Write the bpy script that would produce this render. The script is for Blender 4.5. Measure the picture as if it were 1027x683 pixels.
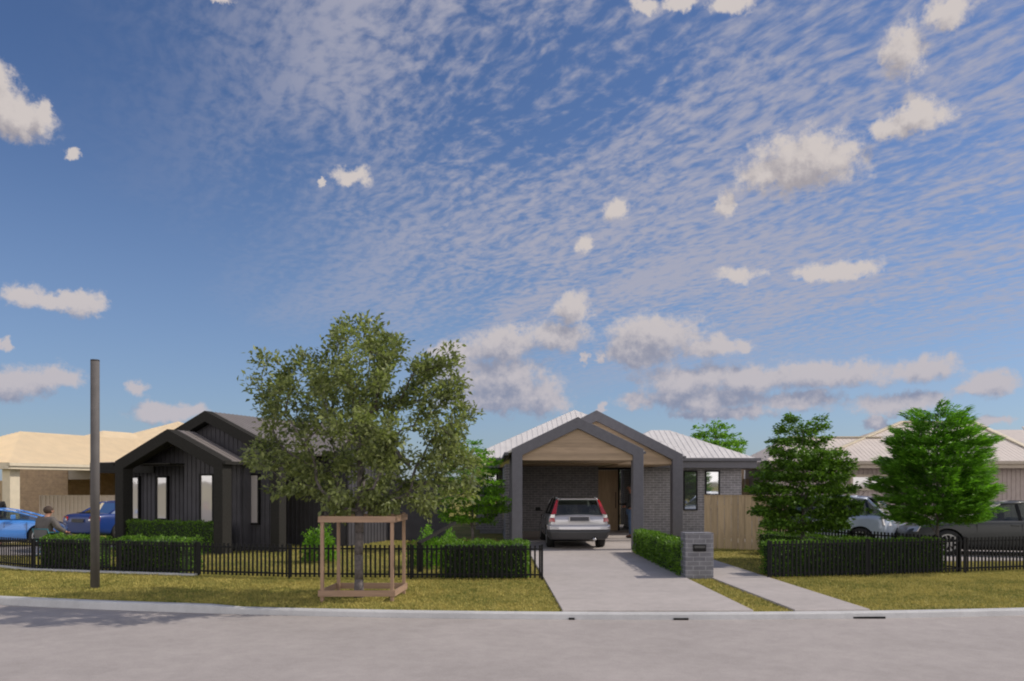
import bpy, bmesh, math, random
import numpy as np
from mathutils import Vector, Matrix
rad = math.radians
for o in list(bpy.data.objects): bpy.data.objects.remove(o)
SC = bpy.context.scene
COL = SC.collection

# ------------------------------------------------------------------ camera, sky, sun, exposure
F = 800.0; CX = 513.5; HY = 484.0; EYE = 1.85
cam_d = bpy.data.cameras.new('camera'); cam = bpy.data.objects.new('camera', cam_d); COL.objects.link(cam)
cam.location = (0, 0, EYE); cam.rotation_euler = (rad(90), 0, 0)
cam_d.sensor_width = 36; cam_d.lens = 36 * F / 1027; cam_d.shift_y = (HY - 341.5) / 1027
cam_d.clip_start = 0.1; cam_d.clip_end = 8000
SC.camera = cam

SUN_EL, SUN_AZ = 42.0, 83.0
SKY_STRENGTH = 0.14
sdir = Vector((math.cos(rad(SUN_EL)) * math.sin(rad(SUN_AZ)), math.cos(rad(SUN_EL)) * math.cos(rad(SUN_AZ)), math.sin(rad(SUN_EL))))
sun_d = bpy.data.lights.new('sun', 'SUN'); sun = bpy.data.objects.new('sun', sun_d); COL.objects.link(sun)
sun_d.energy = 3.8; sun_d.angle = rad(0.6); sun_d.color = (1.0, 0.91, 0.80)
sun.rotation_euler = sdir.to_track_quat('Z', 'Y').to_euler(); sun.location = (20, 5, 30)

SC.view_settings.view_transform = 'Standard'; SC.view_settings.look = 'None'
SC.view_settings.exposure = -0.22; SC.view_settings.gamma = 1.0
SC.cycles.filter_width = 2.0
SC.cycles.max_bounces = 8; SC.cycles.transparent_max_bounces = 16

def px2dir(px, py):
    v = Vector(((px - CX) / F, 1.0, (HY - py) / F)).normalized()
    return math.atan2(v.x, v.y), math.asin(v.z)

world = bpy.data.worlds.new('World'); SC.world = world; world.use_nodes = True
WN = world.node_tree.nodes; WL = world.node_tree.links
for n in list(WN): WN.remove(n)

class NT:
    """tiny helper for node maths"""
    def __init__(s, tree): s.t = tree; s.N = tree.nodes; s.L = tree.links
    def put(s, sock, v):
        if isinstance(v, bpy.types.NodeSocket): s.L.new(v, sock)
        elif v is not None: sock.default_value = v
    def m(s, op, a, b=None, c=None, clamp=False):
        n = s.N.new('ShaderNodeMath'); n.operation = op; n.use_clamp = clamp
        s.put(n.inputs[0], a)
        if b is not None: s.put(n.inputs[1], b)
        if c is not None: s.put(n.inputs[2], c)
        return n.outputs[0]
    def vm(s, op, a, b=None, out=0):
        n = s.N.new('ShaderNodeVectorMath'); n.operation = op
        s.put(n.inputs[0], a)
        if b is not None: s.put(n.inputs[1], b)
        return n.outputs[out]
    def rng(s, v, a, b, c=0.0, d=1.0, kind='SMOOTHSTEP'):
        n = s.N.new('ShaderNodeMapRange'); n.interpolation_type = kind
        s.put(n.inputs['Value'], v)
        for k, x in zip(('From Min', 'From Max', 'To Min', 'To Max'), (a, b, c, d)): s.put(n.inputs[k], x)
        return n.outputs['Result']
    def noise(s, vec, scale, detail=4, rough=.5, dist=0, out='Fac'):
        n = s.N.new('ShaderNodeTexNoise'); s.put(n.inputs['Vector'], vec)
        n.inputs['Scale'].default_value = scale; n.inputs['Detail'].default_value = detail
        n.inputs['Roughness'].default_value = rough; n.inputs['Distortion'].default_value = dist
        return n.outputs[out]
    def mix(s, f, a, b):
        n = s.N.new('ShaderNodeMix'); n.data_type = 'RGBA'
        s.put(n.inputs[0], f); s.put(n.inputs[6], a); s.put(n.inputs[7], b)
        return n.outputs[2]
    def xyz(s, x, y, z=0.0):
        n = s.N.new('ShaderNodeCombineXYZ'); s.put(n.inputs[0], x); s.put(n.inputs[1], y); s.put(n.inputs[2], z)
        return n.outputs[0]
    def sep(s, v):
        n = s.N.new('ShaderNodeSeparateXYZ'); s.put(n.inputs[0], v); return n.outputs

BLOBS = [(8,112,46,26),(-4,88,24,26),(40,108,12,16),(71,154,9,7),(350,176,20,10),(322,181,4,5),(26,296,28,13),(58,301,26,8),
 (86,304,20,11),(2,346,9,5),(18,385,38,14),(58,377,26,10),(139,391,13,7),(163,414,32,9),(190,414,22,7),(222,2,14,5),
 (806,163,62,33),(766,177,26,16),(905,50,24,27),(950,12,28,19),(918,117,40,21),(890,128,22,13),(728,205,11,14),(618,209,14,11),(585,245,10,9),
 (650,4,16,9),(684,2,18,9),(730,4,22,12),(740,276,24,9),(848,268,36,11),(815,272,20,8),
 (574,309,17,15),(560,336,34,13),(505,344,45,13),(460,352,30,9),(440,362,16,7),(505,380,48,24),(455,372,34,18),(540,398,32,16),(500,402,70,11),
 (655,336,52,18),(640,352,44,14),(712,350,42,9),(745,349,12,6),(600,359,5,6),(588,361,4,5),(604,408,7,5),
 (690,382,50,16),(760,378,70,13),(840,377,60,13),(925,371,38,13),(992,385,30,12),(700,399,66,13),(800,400,50,9),(905,403,62,10),(640,403,22,7),
 (725,413,60,6),(985,389,34,8),(882,424,14,6),(990,421,28,4)]

cg = bpy.data.node_groups.new('cumulus_density', 'ShaderNodeTree')
cg.interface.new_socket('P', in_out='INPUT', socket_type='NodeSocketVector')
cg.interface.new_socket('Density', in_out='OUTPUT', socket_type='NodeSocketFloat')
gi = cg.nodes.new('NodeGroupInput'); go = cg.nodes.new('NodeGroupOutput')
G = NT(cg)
P0 = gi.outputs[0]
wa = G.vm('SUBTRACT', G.noise(P0, 20, 6, .68, out='Color'), (.5, .5, .5))
wb = G.vm('SUBTRACT', G.noise(P0, 75, 4, .65, out='Color'), (.5, .5, .5))
P = G.vm('ADD', P0, G.vm('MULTIPLY', wa, (.042, .032, 0)))
P = G.vm('ADD', P, G.vm('MULTIPLY', wb, (.016, .012, 0)))
acc = None
for (bx, by, rx, ry) in BLOBS:
    if by > 300: ry *= 1.22
    a0, e0 = px2dir(bx, by); a1, _ = px2dir(bx + rx, by); _, e1 = px2dir(bx, by - ry)
    d = G.vm('SUBTRACT', P, (a0, e0, 0)); d = G.vm('MULTIPLY', d, (1 / (a1 - a0), 1 / (e1 - e0), 0))
    L = G.vm('LENGTH', d, out=1)
    acc = L if acc is None else G.m('SMOOTH_MIN', acc, L, 0.28)
n1 = G.noise(P0, 60, 6, .70); n2 = G.noise(P0, 24, 4, .60)
f = G.m('ADD', G.m('MULTIPLY', G.m('SUBTRACT', n1, .5), 1.25), G.m('MULTIPLY', G.m('SUBTRACT', n2, .5), 1.25))
G.put(go.inputs[0], G.m('SUBTRACT', G.m('ADD', 1.27, f), acc))

W = NT(world.node_tree)
tc = WN.new('ShaderNodeTexCoord')
D = W.vm('NORMALIZE', tc.outputs['Generated'])
dx, dy, dz = W.sep(D)
az = W.m('ARCTAN2', dx, dy); el = W.m('ARCSINE', dz)
AE = W.xyz(az, el)
sky = WN.new('ShaderNodeTexSky'); sky.sky_type = 'NISHITA'; sky.sun_disc = False
sky.sun_elevation = rad(SUN_EL); sky.sun_rotation = rad(SUN_AZ); sky.altitude = 0
sky.air_density = 1.0; sky.dust_density = 0.6; sky.ozone_density = 2.0
base = W.vm('MULTIPLY', sky.outputs[0], (SKY_STRENGTH * .53, SKY_STRENGTH * .62, SKY_STRENGTH * .80))
# high thin cloud sheet, laid out on a plane high above the ground
inv = W.m('DIVIDE', 1.0, W.m('ADD', W.m('MAXIMUM', dz, 0.0), 0.06))
pl = W.xyz(W.m('MULTIPLY', dx, inv), W.m('MULTIPLY', dy, inv))
pu = W.m('ADD', W.m('MULTIPLY', W.m('MULTIPLY', dx, inv), -.50), W.m('MULTIPLY', W.m('MULTIPLY', dy, inv), .866))
pv = W.m('ADD', W.m('MULTIPLY', W.m('MULTIPLY', dx, inv), .866), W.m('MULTIPLY', W.m('MULTIPLY', dy, inv), .50))
big = W.noise(W.xyz(W.m('MULTIPLY', pu, .45), pv), 1.5, 4, .55, .3)
wob = W.vm('MULTIPLY', W.vm('SUBTRACT', W.noise(pl, 3.0, 2, .5, out='Color'), (.5, .5, .5)), (.10, .10, 0))
fine = W.noise(W.vm('ADD', W.xyz(W.m('MULTIPLY', pu, .62), pv), wob), 29, 4, .55, .15)
streak = W.noise(W.vm('ADD', W.xyz(W.m('MULTIPLY', pu, .14), pv), wob), 7.0, 5, .6, .1)
# where the sheet lies: right of a slanting edge, thinning near the horizon
edge = W.m('SUBTRACT', az, W.m('MULTIPLY', W.m('SUBTRACT', el, 0.28), -0.55))
edge = W.m('ADD', edge, W.m('MULTIPLY', W.m('SUBTRACT', big, .5), .35))
m1 = W.rng(edge, -0.46, 0.06)
behind = W.rng(dy, 0.25, -0.25)  # unseen half of the sky, where extra cloud is added
m1 = W.m('MAXIMUM', m1, W.m('MULTIPLY', behind, .5))
m2 = W.rng(el, 0.07, 0.22)
sheet = W.m('ADD', W.m('MULTIPLY', fine, .62), W.m('MULTIPLY', streak, .42))
sheet = W.m('ADD', sheet, W.m('MULTIPLY', W.m('SUBTRACT', big, .5), .50))
sheet = W.rng(sheet, .36, .67)
cir = W.m('MULTIPLY', W.m('MULTIPLY', sheet, m1), W.m('MULTIPLY', m2, .85))
hz = W.rng(el, 0.0, 0.46, 0.30, 0.0)
col = W.mix(hz, base, (0.42, 0.54, 0.73, 1))
over = W.m('MULTIPLY', behind, W.rng(el, 0.22, 0.85, 1.0, 0.08))  # added bright cloud low behind the camera, fill light for shaded fronts and carport
cir = W.m('MAXIMUM', cir, W.m('MULTIPLY', over, W.rng(W.m('ADD', sheet, .35), 0.0, 1.0, .35, .95)))
col = W.mix(cir, col, W.mix(over, (0.475, 0.475, 0.57, 1), (2.3, 2.15, 2.05, 1)))
g1 = WN.new('ShaderNodeGroup'); g1.node_tree = cg; W.put(g1.inputs[0], AE)
g2 = WN.new('ShaderNodeGroup'); g2.node_tree = cg; W.put(g2.inputs[0], W.vm('ADD', AE, (0.010, 0.022, 0)))
dens = g1.outputs[0]
lit = W.rng(W.m('SUBTRACT', dens, g2.outputs[0]), -0.55, 1.05, 0, 1, 'LINEAR')
puff = W.noise(AE, 48, 5, .65)
lit = W.m('ADD', lit, W.m('MULTIPLY', W.m('SUBTRACT', puff, .5), .9))
body = W.rng(dens, 0.0, 1.1, 0, .30)
lit = W.m('SUBTRACT', W.m('ADD', lit, .36), body, clamp=True)
lit = W.rng(lit, .12, 1.0, 0, 1, 'SMOOTHSTEP')
low = W.rng(el, 0.08, 0.30)
dark = W.mix(low, (0.29, 0.325, 0.45, 1), (0.42, 0.39, 0.42, 1))
bright = W.mix(low, (0.60, 0.565, 0.61, 1), (0.74, 0.67, 0.64, 1))
ccol = W.mix(lit, dark, bright)
alpha = W.m('MULTIPLY', W.rng(dens, 0.02, 0.70), .96)
col = W.mix(alpha, col, ccol)
bg = WN.new('ShaderNodeBackground'); W.put(bg.inputs[0], col); bg.inputs[1].default_value = 1.0
wo = WN.new('ShaderNodeOutputWorld'); WL.new(bg.outputs[0], wo.inputs[0])
world.cycles.sampling_method = 'MANUAL'; world.cycles.sample_map_resolution = 512

# ------------------------------------------------------------------ materials
def mat_base(name):
    m = bpy.data.materials.new(name); m.use_nodes = True
    t = NT(m.node_tree); b = m.node_tree.nodes['Principled BSDF']
    return m, t, b

def mat(name, c, rough=.6, var=.12, scale=6, metallic=0, bump=0, bscale=60, spec=.5, coat=0):
    m, t, b = mat_base(name)
    tcn = t.N.new('ShaderNodeTexCoord'); P = tcn.outputs['Object']
    n = t.noise(P, scale, 5, .6)
    c = tuple(c)
    lo = tuple(x * (1 - var) for x in c) + (1,); hi = tuple(min(1, x * (1 + var)) for x in c) + (1,)
    t.put(b.inputs['Base Color'], t.mix(t.rng(n, .3, .7), lo, hi))
    b.inputs['Roughness'].default_value = rough; b.inputs['Metallic'].default_value = metallic
    b.inputs['Specular IOR Level'].default_value = spec
    if coat: b.inputs['Coat Weight'].default_value = coat; b.inputs['Coat Roughness'].default_value = .04
    if bump:
        bn = t.N.new('ShaderNodeBump'); bn.inputs['Strength'].default_value = .6; bn.inputs['Distance'].default_value = bump
        t.put(bn.inputs['Height'], t.noise(P, bscale, 3, .6)); t.put(b.inputs['Normal'], bn.outputs[0])
    return m

def mat_brick(name, c1, c2, mortar, w=.24, h=.086, ms=.008):
    m, t, b = mat_base(name)
    uv = t.N.new('ShaderNodeTexCoord').outputs['UV']
    br = t.N.new('ShaderNodeTexBrick'); t.put(br.inputs['Vector'], uv)
    br.inputs['Color1'].default_value = c1 + (1,); br.inputs['Color2'].default_value = c2 + (1,); br.inputs['Mortar'].default_value = mortar + (1,)
    br.inputs['Scale'].default_value = 1; br.inputs['Brick Width'].default_value = w; br.inputs['Row Height'].default_value = h
    br.inputs['Mortar Size'].default_value = ms; br.inputs['Mortar Smooth'].default_value = .3
    n = t.noise(uv, 5, 5, .6)
    mul = t.rng(n, .25, .75, .82, 1.15)
    t.put(b.inputs['Base Color'], t.vm('MULTIPLY', br.outputs[0], t.xyz(mul, mul, mul)))
    b.inputs['Roughness'].default_value = .85
    bn = t.N.new('ShaderNodeBump'); bn.inputs['Strength'].default_value = .7; bn.inputs['Distance'].default_value = .006; bn.invert = True
    t.put(bn.inputs['Height'], br.outputs['Fac']); t.put(b.inputs['Normal'], bn.outputs[0])
    return m

def mat_wood(name, c, vertical=True, board=0.0):
    m, t, b = mat_base(name)
    uv = t.N.new('ShaderNodeTexCoord').outputs['UV']
    mp = t.N.new('ShaderNodeMapping'); t.put(mp.inputs[0], uv)
    mp.inputs['Scale'].default_value = (9, .7, 1) if vertical else (.7, 9, 1)
    n = t.noise(mp.outputs[0], 2.2, 6, .65, .6)
    u, v, _ = t.sep(uv)
    fac = t.rng(n, .25, .75)
    lo = tuple(x * .80 for x in c) + (1,); hi = tuple(min(1, x * 1.15) for x in c) + (1,)
    colr = t.mix(fac, lo, hi)
    if board:
        cell = t.m('FLOOR', t.m('DIVIDE', u if vertical else v, board))
        wn = t.N.new('ShaderNodeTexWhiteNoise'); wn.noise_dimensions = '1D'; t.put(wn.inputs['W'], cell)
        k = t.rng(wn.outputs[0], 0, 1, .88, 1.10, 'LINEAR')
        colr = t.vm('MULTIPLY', colr, t.xyz(k, k, k))
    t.put(b.inputs['Base Color'], colr); b.inputs['Roughness'].default_value = .7
    return m

def mat_leaf(name, c, var=.45, trans=.3, hue=(1.25, 1.0, .7)):
    m, t, b = mat_base(name)
    g = t.N.new('ShaderNodeNewGeometry'); r = g.outputs['Random Per Island']
    tcn = t.N.new('ShaderNodeTexCoord')
    n = t.noise(tcn.outputs['Object'], 2.3, 3, .5)
    k = t.rng(t.m('ADD', t.m('MULTIPLY', r, .55), t.m('MULTIPLY', n, .75)), .25, 1.0, 0, 1, 'LINEAR')
    lo = tuple(x * (1 - var) for x in c) + (1,); hi = tuple(x * (1 + var) * h for x, h in zip(c, hue)) + (1,)
    colr = t.mix(k, lo, hi)
    t.put(b.inputs['Base Color'], colr); b.inputs['Roughness'].default_value = .5; b.inputs['Specular IOR Level'].default_value = .35
    tr = t.N.new('ShaderNodeBsdfTranslucent'); t.put(tr.inputs[0], t.vm('MULTIPLY', colr, (1.3, 1.5, .6)))
    mx = t.N.new('ShaderNodeMixShader'); mx.inputs[0].default_value = trans
    t.L.new(b.outputs[0], mx.inputs[1]); t.L.new(tr.outputs[0], mx.inputs[2])
    t.L.new(mx.outputs[0], t.N['Material Output'].inputs[0])
    return m

def mat_glass_window(name, tint, refl=.55, rough=.03):
    """house glazing: tinted base behind a reflective pane"""
    m, t, b = mat_base(name)
    P = t.N.new('ShaderNodeTexCoord').outputs['Object']
    b.inputs['Base Color'].default_value = tint + (1,); b.inputs['Roughness'].default_value = .6
    gl = t.N.new('ShaderNodeBsdfGlossy'); gl.inputs['Roughness'].default_value = rough; gl.inputs['Color'].default_value = (.9, .92, .95, 1)
    bn = t.N.new('ShaderNodeBump'); bn.inputs['Strength'].default_value = .15; bn.inputs['Distance'].default_value = .01
    t.put(bn.inputs['Height'], t.noise(P, 1.3, 2, .5)); t.put(gl.inputs['Normal'], bn.outputs[0])
    mx = t.N.new('ShaderNodeMixShader'); mx.inputs[0].default_value = refl
    t.L.new(b.outputs[0], mx.inputs[1]); t.L.new(gl.outputs[0], mx.inputs[2]); t.L.new(mx.outputs[0], t.N['Material Output'].inputs[0])
    return m

def mat_car_glass(name, tint=(.42, .48, .44), refl=.06):
    m, t, b = mat_base(name)
    tr = t.N.new('ShaderNodeBsdfTransparent'); tr.inputs[0].default_value = tint + (1,)
    gl = t.N.new('ShaderNodeBsdfGlossy'); gl.inputs['Roughness'].default_value = .02
    fr = t.N.new('ShaderNodeFresnel'); fr.inputs[0].default_value = 1.45
    mx = t.N.new('ShaderNodeMixShader'); t.put(mx.inputs[0], t.m('ADD', fr.outputs[0], refl * .5, clamp=True))
    t.L.new(tr.outputs[0], mx.inputs[1]); t.L.new(gl.outputs[0], mx.inputs[2]); t.L.new(mx.outputs[0], t.N['Material Output'].inputs[0])
    return m

def mat_grass(name):
    m, t, b = mat_base(name)
    P = t.N.new('ShaderNodeTexCoord').outputs['Object']
    n = t.noise(P, .9, 5, .6); n2 = t.noise(P, 14, 4, .7); n3 = t.noise(P, 90, 3, .7)
    c = t.mix(t.rng(n, .35, .65), (.13, .15, .03, 1), (.30, .25, .075, 1))
    c = t.mix(t.rng(n2, .35, .7, 0, .7), c, (.28, .225, .07, 1))
    k = t.rng(n3, .3, .7, .75, 1.2)
    t.put(b.inputs['Base Color'], t.vm('MULTIPLY', c, t.xyz(k, k, k))); b.inputs['Roughness'].default_value = .9
    b.inputs['Specular IOR Level'].default_value = .1
    bn = t.N.new('ShaderNodeBump'); bn.inputs['Strength'].default_value = .5; bn.inputs['Distance'].default_value = .012
    t.put(bn.inputs['Height'], n3); t.put(b.inputs['Normal'], bn.outputs[0])
    return m

def mat_blade(name):
    m, t, b = mat_base(name)
    g = t.N.new('ShaderNodeNewGeometry'); r = g.outputs['Random Per Island']
    P = t.N.new('ShaderNodeTexCoord').outputs['Object']; n = t.noise(P, .8, 4, .6)
    n2 = t.noise(P, 7, 3, .6)
    k = t.m('ADD', t.m('MULTIPLY', r, .55), t.m('ADD', t.m('MULTIPLY', t.rng(n, .35, .65), .35), t.m('MULTIPLY', t.rng(n2, .35, .65), .38)), clamp=True)
    c = t.mix(k, (.085, .135, .025, 1), (.53, .445, .135, 1))
    t.put(b.inputs['Base Color'], c); b.inputs['Roughness'].default_value = .7; b.inputs['Specular IOR Level'].default_value = .15
    tr = t.N.new('ShaderNodeBsdfTranslucent'); t.put(tr.inputs[0], c)
    mx = t.N.new('ShaderNodeMixShader'); mx.inputs[0].default_value = .22
    t.L.new(b.outputs[0], mx.inputs[1]); t.L.new(tr.outputs[0], mx.inputs[2]); t.L.new(mx.outputs[0], t.N['Material Output'].inputs[0])
    return m

def mat_ground_slab(name, c, speck=.18, joint=0):
    m, t, b = mat_base(name)
    P = t.N.new('ShaderNodeTexCoord').outputs['Object']
    n = t.noise(P, .7, 5, .6); n2 = t.noise(P, 180, 2, .6); n3 = t.noise(P, 5, 6, .7)
    k = t.m('ADD', t.m('ADD', t.rng(n, .3, .7, -.06, .06), t.rng(n2, .3, .7, -speck, speck)), t.rng(n3, .3, .7, -.06, .06))
    k = t.m('ADD', 1.0, k)
    t.put(b.inputs['Base Color'], t.vm('MULTIPLY', c, t.xyz(k, k, k))); b.inputs['Roughness'].default_value = .9
    b.inputs['Specular IOR Level'].default_value = .25
    bn = t.N.new('ShaderNodeBump'); bn.inputs['Strength'].default_value = .4; bn.inputs['Distance'].default_value = .004
    t.put(bn.inputs['Height'], n2); t.put(b.inputs['Normal'], bn.outputs[0])
    return m

M = {}
M['asphalt'] = mat_ground_slab('pale_asphalt', (.365, .330, .312), .14)
M['concrete'] = mat_ground_slab('driveway_concrete', (.42, .382, .362), .10)
M['kerb'] = mat_ground_slab('kerb_concrete', (.50, .50, .50), .10)
M['grass'] = mat_grass('lawn_turf'); M['blade'] = mat_blade('grass_blade')
M['earth'] = mat('far_earth', (.12, .11, .05), .95)
M['frame_grey'] = mat('grey_render', (.120, .119, .138), .8, .07, 9, bump=.003, bscale=120)
M['fascia'] = mat('grey_fascia', (.11, .109, .126), .6, .05)
M['brick'] = mat_brick('grey_brick', (.225, .217, .230), (.185, .180, .195), (.40, .39, .40))
M['brick_box'] = mat_brick('mailbox_brick', (.175, .175, .195), (.14, .14, .16), (.27, .27, .29), ms=.009)
M['brick_brown'] = mat_brick('brown_brick', (.42, .29, .175), (.35, .24, .15), (.42, .32, .21))
M['plinth'] = mat('concrete_plinth', (.21, .21, .22), .85)
M['roof_white'] = mat('pale_metal_roof', (.63, .605, .585), .45, .05, 2)
M['roof_cream'] = mat('cream_metal_roof', (.74, .60, .40), .5, .05, 2)
M['roof_beige'] = mat('beige_metal_roof', (.62, .55, .49), .5, .05, 2)
M['roof_brown'] = mat('brown_metal_roof', (.185, .165, .155), .5, .06, 2)
M['cream'] = mat('cream_render', (.60, .53, .40), .7, .05)
M['taupe'] = mat('taupe_trim', (.36, .31, .25), .6, .05)
M['wall_taupe'] = mat('taupe_cladding', (.34, .29, .27), .7, .06)
M['sheet'] = mat('pale_sheet_metal', (.60, .52, .46), .5, .04)
M['black_clad'] = mat('charcoal_cladding', (.066, .064, .074), .65, .10, 3, spec=.25)
M['black_frame'] = mat('charcoal_render', (.034, .033, .031), .9, .12, 20, spec=.0, bump=.003, bscale=150)
M['black'] = mat('black_metal', (.010, .010, .011), .6, .1, spec=.2)
M['timber_h'] = mat_wood('timber_lining', (.36, .265, .18), False, .14)
M['timber_v'] = mat_wood('timber_door', (.42, .30, .19), True, .15)
M['fence_wood'] = mat_wood('timber_palings', (.46, .345, .215), True, .19)
M['stake'] = mat_wood('treated_pine', (.33, .215, .145), True)
M['stake_h'] = mat_wood('treated_pine_rail', (.33, .215, .145), False)
M['glass'] = mat_glass_window('reflective_glass', (.05, .05, .06), .60)
M['glass_pale'] = mat_glass_window('glass_painted_reflection', (.62, .57, .56), .30)  # pale base colour paints in a bright sky reflection
M['glass_dark'] = mat_glass_window('dark_glass', (.03, .035, .035), .42)
M['pole'] = mat('weathered_steel', (.100, .092, .090), .75, .10, 5, bump=.002)
M['bark'] = mat('grey_bark', (.115, .100, .098), .9, .3, 14, bump=.01, bscale=40)
M['leaf_main'] = mat_leaf('olive_leaf', (.145, .185, .085), .50, .30, (1.35, 1.2, .95))
M['leaf_dark'] = mat_leaf('maple_leaf', (.080, .185, .026), .55, .30, (1.25, 1.0, .7))
M['leaf_fern'] = mat_leaf('feathery_leaf', (.10, .27, .03), .55, .35, (1.3, 1.05, .8))
M['leaf_bright'] = mat_leaf('bright_leaf', (.11, .27, .028), .5, .38, (1.3, 1.05, .7))
M['leaf_hedge'] = mat_leaf('hedge_leaf', (.075, .19, .022), .5, .28, (1.5, 1.1, .8))
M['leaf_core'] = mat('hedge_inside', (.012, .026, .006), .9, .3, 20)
M['tyre'] = mat('tyre_rubber', (.018, .018, .018), .8)
M['rim'] = mat('alloy', (.45, .45, .47), .3, .05, metallic=.8)
M['silver'] = mat('silver_paint', (.52, .51, .53), .28, .03, metallic=.35, coat=1)
M['plastic'] = mat('grey_bumper', (.055, .055, .058), .5, .06)
M['blue'] = mat('light_blue_paint', (.05, .22, .62), .4, .03, metallic=0, coat=1)
M['navy'] = mat('deep_blue_paint', (.004, .034, .19), .4, .03, metallic=0, coat=.4)
M['ice'] = mat('ice_silver_paint', (.36, .42, .52), .28, .03, metallic=.3, coat=1)
M['olive'] = mat('grey_olive_paint', (.040, .043, .043), .5, .03, metallic=0, coat=.15)
M['car_glass'] = mat_car_glass('car_glass')
M['red_lamp'] = mat('red_lamp', (.36, .012, .014), .15, .1, 30, coat=1)
M['clear_lamp'] = mat('clear_lamp', (.62, .60, .58), .12, .1, 30, metallic=.3, coat=1)
M['plate'] = mat('number_plate', (.045, .047, .06), .5)
M['interior'] = mat('car_interior', (.035, .035, .036), .9)
M['skin'] = mat('skin', (.42, .22, .15), .55, .06); M['skin_dark'] = mat('brown_skin', (.20, .085, .05), .55, .06)
M['hair'] = mat('brown_hair', (.060, .038, .026), .8); M['hair_black'] = mat('black_hair', (.012, .010, .010), .7)
M['jacket'] = mat('grey_jacket', (.115, .105, .100), .9, .12, 8); M['black_cloth'] = mat('black_cloth', (.018, .018, .020), .9)
M['jeans'] = mat('blue_jeans', (.045, .080, .150), .9, .15, 12); M['beige_cloth'] = mat('beige_cloth', (.30, .25, .19), .9)
M['trouser'] = mat('dark_trousers', (.050, .045, .040), .9)
M['chair_cloth'] = mat('grey_chair_cloth', (.13, .13, .14), .9); M['teal'] = mat('teal_tube', (.02, .16, .20), .4)
M['white'] = mat('white_trim', (.78, .78, .78), .5, .03)
M['path_dark'] = mat('joint_dark', (.09, .085, .085), .9)

# ------------------------------------------------------------------ builders
def tag(o, label=None, cat=None, group=None, kind=None):
    if label: o['label'] = label
    if cat: o['category'] = cat
    if group: o['group'] = group
    if kind: o['kind'] = kind
    return o

def empty(name, loc=(0, 0, 0), rz=0, label=None, cat=None, group=None):
    o = bpy.data.objects.new(name, None); COL.objects.link(o); o.empty_display_size = .2
    o.location = loc; o.rotation_euler = (0, 0, rz)
    return tag(o, label, cat, group)

def link_mesh(name, me, m, parent=None, smooth=False):
    o = bpy.data.objects.new(name, me); COL.objects.link(o)
    if m is not None and not me.materials: me.materials.append(m)
    if smooth: me.shade_smooth()
    if parent: o.parent = parent
    return o

def box_uv(me):
    nl = len(me.loops)
    if not nl: return
    vi = np.empty(nl, np.int32); me.loops.foreach_get('vertex_index', vi)
    co = np.empty(len(me.vertices) * 3, np.float32); me.vertices.foreach_get('co', co); co = co.reshape(-1, 3)
    npol = len(me.polygons); nr = np.empty(npol * 3, np.float32); me.polygons.foreach_get('normal', nr); nr = nr.reshape(-1, 3)
    lt = np.empty(npol, np.int32); me.polygons.foreach_get('loop_total', lt)
    N = np.abs(np.repeat(nr, lt, axis=0)); c = co[vi]
    uv = np.stack([c[:, 0], c[:, 2]], 1)
    sx = (N[:, 0] > N[:, 1]); uv[sx] = c[sx][:, [1, 2]]
    sz = (N[:, 2] > .75); uv[sz] = c[sz][:, :2]
    layer = me.uv_layers.new(name='UVMap'); layer.data.foreach_set('uv', uv.astype(np.float32).ravel())

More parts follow.
